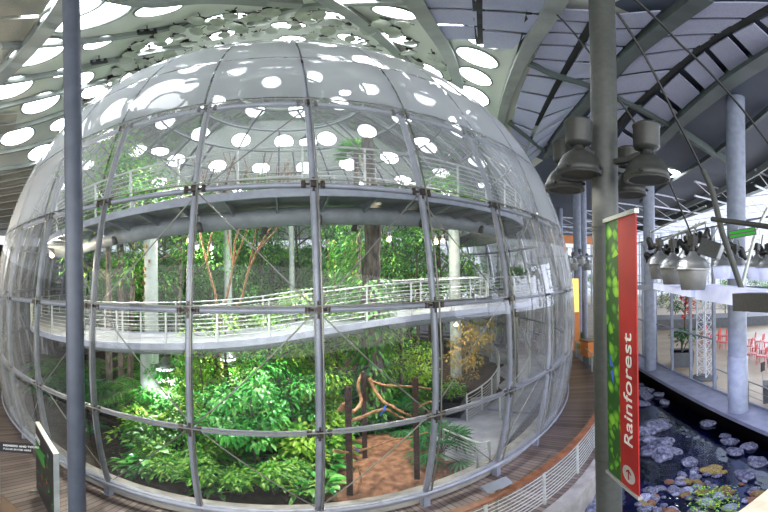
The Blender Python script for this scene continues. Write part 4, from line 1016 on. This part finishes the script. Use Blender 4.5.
# banner: Rainforest
b1 = PH(607, 300, 5.74); b2 = PH(637, 300, 4.86); zt = PH(622, 218, 5.3).z; zb = PH(621.5, 483, 5.3).z
v = Vector((b2.x - b1.x, b2.y - b1.y, 0)); W = v.length; H = zt - zb; ang = math.atan2(v.y, v.x)
ban = empty('banner', (b1.x, b1.y, zb), 'tall hanging red and leaf green banner reading Rainforest on the dark column', 'banner', rz=ang)
MB().box((W * .725, 0, H / 2), (W * .55, .02, H)).build('red_cloth', M['red'], ban)
def leafprint():
    m = bpy.data.materials.new('leaf_print'); m.use_nodes = True; nt = m.node_tree; N = nt.nodes.new; L = nt.links.new; b = nt.nodes['Principled BSDF']
    tc = N('ShaderNodeTexCoord'); vo = N('ShaderNodeTexVoronoi'); vo.inputs['Scale'].default_value = 5.5; L(tc.outputs['Object'], vo.inputs['Vector'])
    sx = N('ShaderNodeSeparateColor'); L(vo.outputs['Color'], sx.inputs[0]); mu = N('ShaderNodeMath'); mu.operation = 'SUBTRACT'; L(sx.outputs[0], mu.inputs[0]); L(vo.outputs['Distance'], mu.inputs[1])
    rp = N('ShaderNodeValToRGB'); cs = [(0, (34, 82, 20)), (.08, (58, 116, 28)), (.3, (96, 160, 34)), (.6, (140, 196, 50))]
    while len(rp.color_ramp.elements) < 4: rp.color_ramp.elements.new(.5)
    for e, (pp, c) in zip(rp.color_ramp.elements, cs): e.position = pp; e.color = lin(c)
    L(mu.outputs[0], rp.inputs[0]); L(rp.outputs[0], b.inputs['Base Color']); b.inputs['Roughness'].default_value = .6; return m
M['print'] = leafprint()
MB().box((W * .225, 0, H / 2), (W * .45, .022, H)).build('leaf_print', M['print'], ban)
for z in (-.03, H + .03): MB().box((W * .5 - .04, 0, z), (W + .12, .07, .07)).build('banner_bar', M['rail'], ban)
for z in (-.03, H + .03): MB().box((-.02, .12, z), (.06, .3, .05)).build('bracket', M['column_dark'], ban)
def text(body, size, parent, loc, rot, mat, name='lettering', ex=.003, bold=0., sx=1.):
    cu = bpy.data.curves.new(name, 'FONT'); cu.body = body; cu.size = size; cu.extrude = ex; cu.offset = bold; cu.align_x = 'LEFT'
    o = bpy.data.objects.new(name, cu); COL.objects.link(o); o.data.materials.append(mat); o.parent = parent; o.location = loc; o.rotation_euler = rot; o.scale = (sx, 1, 1)
    dg = bpy.context.evaluated_depsgraph_get(); me = bpy.data.meshes.new_from_object(o.evaluated_get(dg)); q = bpy.data.objects.new(name, me); COL.objects.link(q); q.parent = parent; q.location = loc; q.rotation_euler = rot; q.scale = (sx, 1, 1); bpy.data.objects.remove(o); me.materials.clear(); me.materials.append(mat); q['kind'] = 'stuff'; return q
# local frame: X along the banner, -Y towards the viewer; text reads upwards
Rt = (Matrix.Rotation(R(90), 4, 'X')).to_3x3(); Rt = (Matrix(((0, -1, 0), (0, 0, -1), (1, 0, 0)))).to_euler()
zs_, ze_ = (PH(630, 447, 5.1).z - zb), (PH(630, 335, 5.1).z - zb)
t = text('Rainforest', .36, ban, (W * .84, -.014, zs_), Rt, M['letter'])
xs_ = [v.co.x for v in t.data.vertices]; t.scale = ((ze_ - zs_) / (max(xs_) - min(xs_)), 1, 1)
zc = PH(629, 475, 5.1).z - zb
m = MB(); n = 28; vs = []
for r_ in (.21,):
    pass
m.lathe([(.001, 0), (.19, 0)], c=(W * .71, -.013, zc), n=28, rot=Matrix.Rotation(R(90), 3, 'X')); m.build('arrow_disc', M['letter'], ban)
m = MB(); X0 = W * .71
m.box((X0, -.016, zc), (.03, .004, .22)); m.box((X0 - .035, -.016, zc + .07), (.11, .004, .03), Matrix.Rotation(R(-45), 3, 'Y')); m.box((X0 + .035, -.016, zc + .07), (.11, .004, .03), Matrix.Rotation(R(45), 3, 'Y')); m.build('arrow', M['red'], ban)
# blue butterfly of the print
zbf = PH(614, 368, 5.5).z - zb; m = MB()
m.add([(W * .1, -.014, zbf + .26), (W * .26, -.014, zbf + .02), (W * .12, -.014, zbf + .0)], [(0, 1, 2)]); m.add([(W * .26, -.014, zbf + .0), (W * .24, -.014, zbf - .32), (W * .14, -.014, zbf - .1)], [(0, 1, 2)]); m.build('butterfly_print', pbr('butterfly_blue', (70, 110, 210), .6), ban)

# signs on the left deck
s1 = PZ(38, 490, 0); s2 = PZ(57, 528, 0); v = (s2 - s1); v.z = 0; W = v.length; a = math.atan2(v.y, v.x)
H = PH(38, 424, math.hypot(*s1.xy)).z
sg = empty('sign_stand', (s1.x, s1.y, 0), 'tall black freestanding sign with green rainforest picture in front of the left column', 'sign', rz=a)
MB().box((W / 2, 0, H / 2 + .06), (W, .07, H - .06)).build('sign_board', M['black'], sg)
MB().box((W + .012, 0, H / 2 + .06), (.03, .09, H)).box((W / 2, 0, H + .04), (W + .04, .09, .03)).build('sign_frame', M['rail'], sg)
MB().box((.08, .0, .03), (.06, .4, .05)).build('sign_foot', M['cable'], sg); MB().box((W - .08, .0, .03), (.06, .4, .05)).build('sign_foot', M['cable'], sg)
def front(z0, z1, x0, x1, mat, nm): return MB().box(((x0 + x1) / 2, -.04, (z0 + z1) / 2), (x1 - x0, .006, z1 - z0)).build(nm, mat, sg)
front(H * .62, H * .80, .02, W * .55, pbr('sign_green', (36, 104, 34), .5), 'green_field')
lv = Leaves()
for i in range(46): lv.add((rng.uniform(.1, W - .06), -.045, H * rng.uniform(.22, .85)), (rng.normal(), -.02, rng.normal()), (0, -1, 0), .12, .05, 0, .02)
lv.build('leaf_picture', M['dark'], sg)['kind'] = 'stuff'
lv = Leaves()
for z_, x_ in ((.66, .6), (.42, .4), (.46, .44), (.27, .32), (.5, .7)):
    for j in range(3): lv.add((W * x_, -.052, H * z_), (rng.normal(), -.02, rng.normal()), (0, -1, 0), .06, .035, 0, .02)
lv.build('flower_picture', M['redleaf'], sg)['kind'] = 'stuff'
MB().lathe([(.001, 0), (.055, 0)], c=(W * .74, -.046, H * .88), n=20, rot=Matrix.Rotation(R(90), 3, 'X')).build('round_emblem', pbr('emblem_blue', (110, 140, 170), .5), sg)
text('RAINFORESTS', .07, sg, (.04, -.046, H * .86), (R(90), 0, 0), M['letter']); text('OF THE WORLD', .06, sg, (.04, -.046, H * .825), (R(90), 0, 0), M['letter'])
hp = PH(-4, 446, 6.9); hq = PH(33, 442, 6.75); v = hq - hp; a = math.atan2(v.y, v.x)
s2_ = empty('arm_sign', (hp.x, hp.y, hp.z), 'narrow black sign board with two lines of white writing at the left edge', 'sign', rz=a)
L_ = v.xy.length; MB().box((L_ / 2, 0, 0), (L_, .03, .25)).build('sign_board', M['black'], s2_)
text('MEMBERS AND TOURS', .068, s2_, (L_ * .20, -.018, .03), (R(90), 0, 0), M['letter'], bold=.001); text('PLEASE ENTER HERE', .06, s2_, (L_ * .20, -.018, -.06), (R(90), 0, 0), M['letter'])
MB().rod((0.05, 0, -hp.z), (.05, 0, -.1), .03).build('sign_post', M['cable'], s2_)

# ================================================================== suspension cables and struts
def cable(pts, r, label, name='suspension_cable', mat='black', cat='cable'):
    L = [PH(x, y, d) for x, y, d in pts]; o = MB().tube(L, r, 8).build(name, M[mat]); return tag(recenter(o, L[0]), label, cat)
cable([(617, 13, 5.2), (675, 117, 6.2), (703, 172, 7.)], .022, 'black cable running down from the column top to the tilted strut')
cable([(628, -6, 4.6), (680, 44, 5.4), (768, 143, 7.2), (800, 180, 8)], .022, 'long black cable slanting to the right edge of the picture')
cable([(600, 77, 6.2), (617, 97, 6.4), (637, 126, 6.8), (670, 184, 7.6), (692, 236, 8.2)], .02, 'black cable passing behind the right hand floodlight')
cable([(549, 7, 8.), (566, 24, 7.6), (592, 56, 6.3)], .02, 'short black cable from the ceiling rib to the column')
cable([(703, 170, 7.), (712, 190, 7.), (722, 232, 6.9), (742, 290, 6.8)], .06, 'thick tilted metal strut carrying the light box', 'strut', 'column_dark', 'strut')
cable([(712, 219, 7.), (770, 227, 6.4), (800, 230, 6)], .055, 'horizontal metal tube joining the strut near the right edge', 'strut_tube', 'column_dark', 'strut')
cable([(768, 208, 8.6), (756, 232, 8.6), (748, 262, 8.5), (742, 286, 8.4)], .05, 'second tilted tube behind the strut near the right edge', 'strut', 'rail', 'strut')
cable([(689, 232, 8.2), (692, 246, 8.2)], .05, 'short sleeve at the lower end of the cable above the silver lamps', 'cable_sleeve', 'column_dark', 'strut')

# ================================================================== lighting bridge on the right
def highbay(px, py, d, label, s=1., group=None, lit='lampcone'):
    c = PH(px, py, d); root = empty('high_bay_lamp', c, label, 'lamp', group)
    MB().lathe([(.05, .50), (.07, .49), (.10, .42), (.22, .36), (.30, .26), (.325, .16), (.345, .15), (.345, .12), (.29, .11)], n=28).build('lamp_dome', M['lampsilver'], root)
    MB().lathe([(.29, .13), (.225, -.28), (.215, -.28), (.27, .1)], n=28).build('lamp_skirt', M[lit], root)
    MB().rod((0, 0, .48), (0, 0, .85), .05).box((0, 0, .72), (.14, .14, .2)).build('lamp_mount', M['black'], root); root.scale = (s, s, s); return root
highbay(693, 276, 7.1, 'large silver high bay lamp with grey skirt, frontmost of the lighting bridge', 1.05)
highbay(673, 273, 8.2, 'silver high bay lamp half behind the frontmost one', 1.0)
highbay(660, 269, 9.2, 'silver high bay lamp at the left end of the row on the lighting bridge', 1.0)
for x, y, d in ((722, 270, 9.6), (736, 270, 9.8), (757, 271, 9.), (768, 272, 8.8)): highbay(x, y, d, 'silver lamp with lit white skirt behind the light box at the right edge', .9, 'lit silver lamps behind the light box', 'lightbox')
def pbox(name, a, b, w, h, mat, label, cat):
    """box between two places, top edge on a-b"""
    a, b = Vector(a), Vector(b); o = MB().sweep([a, b], w, h).build(name, M[mat]); return tag(recenter(o, (a + b) / 2), label, cat)
o = empty('light_bridge', PH(735, 290, 6.6), 'white lit box beam with dark end box below the lamps at the right edge', 'light box'); oc = o.location.copy()
def seg(a, b, w, h, nm, mat): x = MB().sweep([Vector(a) - oc, Vector(b) - oc], w, h); return x.build(nm, M[mat], o)
seg(PH(704, 284, 7.6), PH(775, 291, 6.1), .45, .34, 'beam_box', 'lightbox')
seg(PH(741, 293, 6.0), PH(790, 293, 5.3), .4, .31, 'dark_end_box', 'darkbox'); seg(PH(640, 285, 10.5), PH(712, 287, 7.6), .26, .14, 'rail_beam', 'column_white')
seg(PH(662, 283, 9.2), PH(700, 290, 7.8), .5, .16, 'beam_box', 'lightbox')
for x, d in ((680, 8.6), (715, 7.4), (745, 6.6)): lamp_light('lamp_light', PH(x, 300, d) - Vector((0, 0, .15)), 380, (.55, .6, 1), .2, spot=R(160), aim=PH(x, 300, d) - Vector((0, 0, 3)))
c = PH(711, 249, 7.4); o2 = empty('cube_floodlight', c, 'tilted dark grey cube floodlight above the silver lamps', 'floodlight'); Rm = Matrix.Rotation(R(25), 3, 'Z') @ Matrix.Rotation(R(20), 3, 'X')
MB().box((0, 0, 0), (.42, .42, .36), Rm).build('lamp_body', M['darkbox'], o2); MB().box(Rm @ Vector((0, -.215, 0)), (.36, .01, .3), Rm).build('lamp_face', M['lampcone'], o2); MB().box((0, .05, .24), (.5, .06, .06), Rm).rod((0, 0, .2), (0, .1, .5), .03).build('yoke', M['black'], o2)
c = PH(742, 233, 8.); o3 = empty('green_panel', c, 'slanted panel with two green strips below the strut tube', 'panel'); Rm = Matrix.Rotation(R(-38), 3, 'Z') @ Matrix.Rotation(R(-12), 3, 'Y')
MB().box((0, 0, 0), (.66, .05, .2), Rm).build('panel_frame', M['black'], o3); MB().box(Rm @ Vector((0, -.03, .045)), (.6, .01, .05), Rm).box(Rm @ Vector((0, -.03, -.045)), (.6, .01, .05), Rm).build('green_strip', emis('green_glow', (60, 190, 60), .6), o3)
# rail of small stage spotlights
a, b = PH(648, 247, 12.5), PH(706, 222, 10.); tag(recenter(MB().rod(a, b, .04).rod(a + Vector((0, 0, .5)), b + Vector((0, 0, .5)), .03).build('lighting_rail', M['rail']), a), 'slanting double pipe rail carrying small spotlights under the roof edge', 'lighting rail')
proto = empty('stage_spotlight', (0, 0, 0))
MB().lathe([(.05, .2), (.09, .15), (.1, -.1), (.13, -.2), (.12, -.2), (.08, -.1)], n=14, rot=Matrix.Rotation(R(35), 3, 'X')).build('lamp_body', M['black'], proto); MB().rod((0, 0, .1), (0, 0, .42), .02).build('clamp', M['cable'], proto)
first = True
for i in range(26):
    if i < 12: t = i / 11; p = a.lerp(b, t) - Vector((0, 0, .38))
    else: x = 650 + (i - 12) * 9.2; p = PH(x, 243 + (i % 3) * 5 + max(0, x - 700) * .12, 10.5 + (i % 4) * .5)
    o = proto if first else copy_tree(proto); first = False; o.location = p; o.rotation_euler = (random.uniform(-.5, .5), random.uniform(-.4, .4), random.uniform(0, 6.28)); s = random.uniform(.9, 1.3); o.scale = (s, s, s)
    if i < 12: tag(o, 'small black stage spotlight clamped to the slanting pipe rail', 'spotlight', 'spotlights on the slanting rail')
    else: tag(o, 'small black stage spotlight behind the silver high bay lamps', 'spotlight', 'spotlights behind the silver lamps')
for i in range(5):
    a = PH(690 + i * 20, 240 + i * 3, 11.5); b = PH(675 + i * 20, 262, 11.5); tag(recenter(MB().rod(a, b, .03).rod(a, a + Vector((.5, 0, .7)), .025).rod(b, b + Vector((.9, .2, .1)), .03).build('rigging_pipe', M['rail']), a), 'thin silver rigging pipe among the spotlights at the right', 'pipe', 'rigging pipes among the spotlights')

# ================================================================== glazed screen along the walkway
FE = [(643.5, 357), (657.6, 363), (673, 371), (692, 379.5), (714.5, 390)]; FP = [PZ(x, y, 0) for x, y in FE]
ld = (FP[-1] - FP[0]).normalized(); line0 = FP[0]
root = empty('glazed_screen', line0, 'tall grey framed glass screen standing along the raised walkway', 'glass screen'); TOPZ = 7.6
ds = [(p - line0).dot(ld) for p in FP] + [(FP[-1] - line0).length + 4.2, (FP[-1] - line0).length + 7.8]
ds = [-4.2, -2.1] + ds
for d in ds: MB().box((ld * d) + Vector((0, 0, TOPZ / 2)), (.09, .14, TOPZ), Matrix.Rotation(math.atan2(ld.y, ld.x), 3, 'Z')).build('mullion', M['column_white'], root)
for z in (.05, 2.45, 4.9, 7.55): 
    for d0, d1 in zip(ds[:-1], ds[1:]):
        if z == 2.45 and d1 > ds[-2] - .1: continue
        MB().box(ld * ((d0 + d1) / 2) + Vector((0, 0, z)), (d1 - d0, .07, .07), Matrix.Rotation(math.atan2(ld.y, ld.x), 3, 'Z')).build('transom', M['column_white'], root)
for d0, d1 in zip(ds[:-2], ds[1:-1]): MB().box(ld * ((d0 + d1) / 2) + Vector((0, 0, 3.8)), (d1 - d0 - .1, .012, 7.5), Matrix.Rotation(math.atan2(ld.y, ld.x), 3, 'Z')).build('glass_pane', M['pane'], root)
fence('walkway_railing', 'thin grey railing on the walkway right of the thick pale column', [PZ(748, 404, 0), PZ(768, 413, 0), PZ(790, 424, 0)], .03, h=1.0, nb=3, post=1.2, mat='cable')
fence('gate_rail', 'low grey gate rail between glass screen and thick pale column', [PZ(716, 389, 0), PZ(729, 395, 0)], .03, h=.98, nb=1, post=2, mat='column_white')
# lattice tower
p = PZ(705, 378, 0); root = empty('lattice_tower', (p.x, p.y, 0), 'white lattice lighting tower on a round dark base behind the glass screen', 'tower'); m = MB(); w = .26; h = 7.4
C4 = [(-w, -w), (w, -w), (w, w), (-w, w)]
for x, y in C4: m.rod((x, y, .1), (x, y, h), .035)
for i in range(15):
    z = .1 + i * .48
    for j in range(4): m.rod((*C4[j], z), (*C4[(j + 1) % 4], z + .48), .018, 5); m.rod((*C4[j], z), (*C4[(j + 1) % 4], z), .016, 5)
m.build('lattice', M['white'], root); MB().lathe([(.001, 0), (.62, 0), (.6, .1), (.2, .16), (.001, .16)], n=24).build('base_plate', M['stage'], root)
# red chairs
proto = empty('red_chair', (0, 0, 0))
MB().box((0, 0, .45), (.44, .44, .04)).build('seat', M['chair'], proto); m = MB(); vs = []
MB().box((0, .22, .74), (.42, .04, .40), Matrix.Rotation(R(-8), 3, 'X')).build('backrest', M['chair'], proto)
for sx in (-.18, .18):
    for sy in (-.18, .18): MB().rod((sx, sy, .43), (sx * 1.1, sy * 1.1, 0), .016).build('leg', M['chair'], proto)
first = True
rows = [[(703, 331), (710, 332), (717, 333), (724, 334), (731, 335)], [(700, 336), (708, 338), (716, 340), (724, 341), (732, 343)], [(752, 338), (760, 340), (768, 341), (776, 343)], [(748, 345), (756, 347), (765, 349), (774, 351)], [(752, 353), (762, 356), (772, 359)]]
for r_, row in enumerate(rows):
    for x, y in row:
        o = proto if first else copy_tree(proto); first = False; o.location = PZ(x, y + 8, 0.004); o.rotation_euler = (0, 0, R(200) + random.uniform(-.15, .15)); o.scale = (1.15,) * 3
        tag(o, ['red chair left of the thick pale column, back row', 'red chair left of the thick pale column, front row', 'red chair right of the thick pale column, back row', 'red chair right of the thick pale column, middle row', 'red chair right of the thick pale column, front row'][r_], 'chair', ['back row of chairs left', 'front row of chairs left', 'back row of chairs right', 'middle row of chairs right', 'front row of chairs right'][r_])
# stage, planters, small things of the hall
p = PH(735, 316, 36); o = MB().box((0, 0, .5), (16, 4, 1.), Matrix.Rotation(R(-38), 3, 'Z')).build('stage_platform', M['stage'], None, (p.x, p.y, 0)); tag(o, 'low grey stage platform behind the red chairs', 'stage')
p = PZ(682, 365, 0); o = empty('planter_pot', (p.x, p.y, 0), 'square grey planter behind the glass screen left of the lattice tower', 'planter'); MB().lathe([(.8, 0), (.9, .9), (.82, .9), (.78, .8)], n=4, smooth=False).build('pot_shell', M['stage'], o); MB().lathe([(.001, .8), (.78, .8)], n=4, smooth=False).build('soil_surface', M['darksoil'], o)
plant('shrub_dark', p, 1.1, 'dark green bush in the square planter left of the lattice tower', 'plant', z=.85)
for x, d, k, s, l_ in ((684, 30, 'tree_dark', .95, 'dark tree behind the red flower cluster, above the square planter'), (672, 34, 'tree_mid', .8, 'mid green tree far behind the glass screen'), (725, 40, 'tree_bright', .8, 'bright tree far behind the left red chairs'), (757, 42, 'tree_mid', .75, 'mid green tree far behind the right red chairs'), (742, 44, 'tree_dark', .8, 'dark tree far behind the thick pale column'), (768, 44, 'tree_bright', .8, 'bright tree at the right edge beyond the stage'), (655, 40, 'tree_dark', .7, 'dark tree far behind the far pale column')):
    plant(k, PH(x, 280, d), s, l_, 'tree', z=0)
lv = Leaves(); c = PH(689, 302, 28.8)
for i in range(90): lv.add(np.array([rng.normal() * .45, rng.normal() * .3, rng.normal() * .9]), rv(), (0, 0, 1), .3, .2, .3)
o = lv.build('red_flower_cluster', M['redleaf']); o.location = c; tag(o, 'cluster of red flowers hanging in front of the dark tree behind the screen', 'flowers', kind='stuff')
p = PZ(770, 404, 0); o = empty('equipment_box', (p.x, p.y, .0), 'dark grey box with round wheel at the right edge behind the railing', 'box', rz=R(30)); MB().box((0, 0, .55), (.7, .5, .8)).build('box_body', M['darkbox'], o); MB().lathe([(.1, -.05), (.2, -.05), (.2, .05), (.1, .05)], c=(-.2, -.3, .2), n=18, rot=Matrix.Rotation(R(90), 3, 'X')).build('wheel', M['black'], o)
p = PZ(763, 398, 0); o = empty('small_notice', (p.x, p.y, .0), 'small black notice on a thin stand near the right edge', 'sign'); MB().box((0, 0, 1.45), (.28, .03, .4)).build('notice_board', M['black'], o); MB().rod((0, 0, 0), (0, 0, 1.3), .018).build('notice_stem', M['rail'], o)
# between dome and column: kiosk, rack, planting
p = PH(571, 300, 24); o = empty('kiosk', (p.x, p.y, 0), 'yellow and orange lit display kiosk beyond the deck right of the dome', 'kiosk'); MB().box((0, 0, 2.), (1.0, .6, 4.2)).build('kiosk_body', M['orange'], o); MB().box((0, -.32, 4.0), (.8, .04, 2.4)).build('lit_panel', emis('yellow_panel', (255, 226, 120), 1.3), o)
p = PH(593, 325, 20); o = empty('counter', (p.x, p.y, 0), 'low orange wooden counter beyond the far deck railing', 'counter'); MB().box((0, 0, 1.), (1.2, .8, .9)).build('counter_body', M['orange'], o); MB().box((0, 0, 1.5), (1.3, .9, .08)).build('counter_top', M['wood'], o); MB().box((0, 0, .3), (1.0, .6, .55)).build('counter_base', M['stage'], o)
lb = 'leafy bush beyond the far deck railing right of the dome'
for i, (x, y) in enumerate([(577, 350), (584, 354), (590, 360), (597, 366), (582, 346), (592, 350)]): plant(['shrub_mid', 'shrub_lime'][i % 2], PZ(x, y - 2, 0), .8, lb, 'plant', 'bushes beyond the far deck railing', z=0)
for i in range(4):
    p = PH(566 + i * 7, 262 + (i % 2) * 4, 17 + i); highbay(566 + i * 7, 262 + (i % 2) * 4, 17 + i, 'far silver lamp hanging between the dome and the dark column', .9, 'far silver lamps beside the dome')
a, b = PH(560, 258, 17), PH(592, 256, 20.5); tag(recenter(MB().rod(a, b, .07).build('lamp_rail', M['stage']), a), 'dark horizontal rail carrying the far silver lamps', 'rail')
p = PH(578, 240, 30); tag(MB().box((0, 0, 0), (7, .2, .7)).rod((-3, 0, .3), (-3, 0, 4.5), .03).rod((3, 0, .3), (3, 0, 4.5), .03).build('hall_banner', M['orange'], None, p), 'long orange band hanging high in the far hall right of the dome', 'banner')

# ================================================================== pool
WZ = -.85
P = [PZ(632, 366, 0), B_ + sd_ * 2, S0, Vector((S0.x - 2, -9, 0)), Vector((-5, -9, 0)), Vector((-5, 3.2, 0))] + [pol(R(i), 15.2, 0) for i in range(2, 67, 4)] + [PZ(634, 438, 0), PZ(634, 404, 0)]
m = MB(); m.add([(x, y, WZ) for x, y in ((-6, -10), (60, -10), (60, 32), (-6, 32))], [(0, 1, 2, 3)]); o = m.build('pool_water', M['water']); tag(o, 'dark blue rippled water of the pool beside the deck', 'water', kind='stuff')
rocks = []
for i in range(8):
    bm = bmesh.new(); bmesh.ops.create_icosphere(bm, subdivisions=3, radius=1)
    for v in bm.verts:
        f = 1 + .35 * noise.noise(v.co * 1.3 + Vector((i * 7, 0, 0))) + .14 * noise.noise(v.co * 4 + Vector((0, i * 5, 0))); v.co *= f; v.co.z *= .62
    me = bpy.data.meshes.new('rock'); bm.to_mesh(me); bm.free()
    for pl in me.polygons: pl.use_smooth = False
    me.materials.append(M['rock'] if i < 4 else M['rockmoss'] if i < 6 else M['rockwarm'] if i == 6 else M['rockpale']); rocks.append(me)
def rock(x, y, s, k, label, group, z=WZ + .05):
    p = PZ(x, y, z); o = bpy.data.objects.new('rock', rocks[k]); COL.objects.link(o); o.location = p; o.scale = (s, s * random.uniform(.7, 1), s * random.uniform(.7, 1.05)); o.rotation_euler = (random.uniform(-.3, .3), random.uniform(-.3, .3), random.uniform(0, 6.28)); tag(o, label, 'rock', group)
A1 = 'blue grey boulder in the middle of the pool close to the banner'
for x, y, s in ((643, 432, .42), (652, 428, .5), (660, 424, .45), (651, 442, .42), (663, 444, .4), (648, 451, .38), (662, 455, .42), (672, 452, .3)): rock(x, y, s, random.randrange(4), A1, 'boulders in the middle of the pool')
A2 = 'dark boulder at the foot of the raised walkway'
for i in (0, 1, 2, 3, 8, 10, 11, 13): t = i / 15; rock(640 + 125 * t + random.uniform(-2, 2), 376 + 72 * t + 8 + random.uniform(-1, 5), random.uniform(.2, .34), random.choice([0, 1, 2, 3]), A2, 'boulders along the walkway foot')
A3 = 'wet boulder in the near corner of the pool, with moss and orange growth'
for i in range(130):
    x = random.uniform(640, 762); y = random.uniform(470, 520); 
    if y < 470 + abs(x - 706) * .42 - 6: continue
    rock(x, y, random.uniform(.07, .2), random.choice([0, 1, 2, 3, 4, 5, 6, 7, 6, 7]), A3, 'boulders in the near corner of the pool', z=WZ + .03)
A4 = 'boulder in the pool at the foot of the deck railing left of the column'
for x, y in ((572, 505), (580, 492), (588, 484), (585, 508), (594, 498), (566, 515), (600, 486)): rock(x, y, random.uniform(.22, .36), random.randrange(6), A4, 'boulders at the deck foot')
for x, y, s in ((712, 470, .3), (745, 475, .35), (735, 452, .3), (757, 462, .3), (690, 462, .25), (640, 392, .45), (646, 396, .4), (642, 404, .35)): rock(x, y, s, random.randrange(5), 'half sunken boulder between the far and near rocks of the pool', 'half sunken boulders')
lv = Leaves()
for i in range(260):
    p = PZ(rng.uniform(690, 740), rng.uniform(486, 512), WZ + .2); lv.add(tuple(p), rv() + np.array([0, 0, .8]), (0, 0, 1), .09, .04, .3)
tag(lv.build('water_plants', M['lime']), 'yellow green moss and water plants on the near pool rocks', 'moss', kind='stuff')
# corner of the terrace edge at the bottom right
tag(prism([tuple(PZ(*q, .1).xy) for q in ((735, 514), (768, 489), (800, 470), (860, 560))], -.2, .1).build('floor_corner', pbr('corner_stone', (206, 190, 150), .6)), kind='structure')

# small pieces that belong to a part hang under that part
def regroup(root, host, kids):
    h = [c for c in root.children if c.name.split('.')[0] == host]
    if not h: return
    for c in list(root.children):
        if c.name.split('.')[0] in kids: c.parent = h[0]
for o in list(COL.objects):
    n = o.name.split('.')[0]
    if o.parent: continue
    if n == 'floodlight': regroup(o, 'reflector', ('rim_ring', 'latch_knob', 'lamp_lens'))
    elif n == 'banner': regroup(o, 'red_cloth', ('lettering', 'arrow_disc', 'arrow')); regroup(o, 'leaf_print', ('butterfly_print',))
    elif n in ('sign_stand', 'arm_sign'): regroup(o, 'sign_board', ('lettering', 'green_field', 'leaf_picture', 'flower_picture', 'round_emblem'))
    elif n == 'parrot': regroup(o, 'body', ('beak', 'face_patch'))
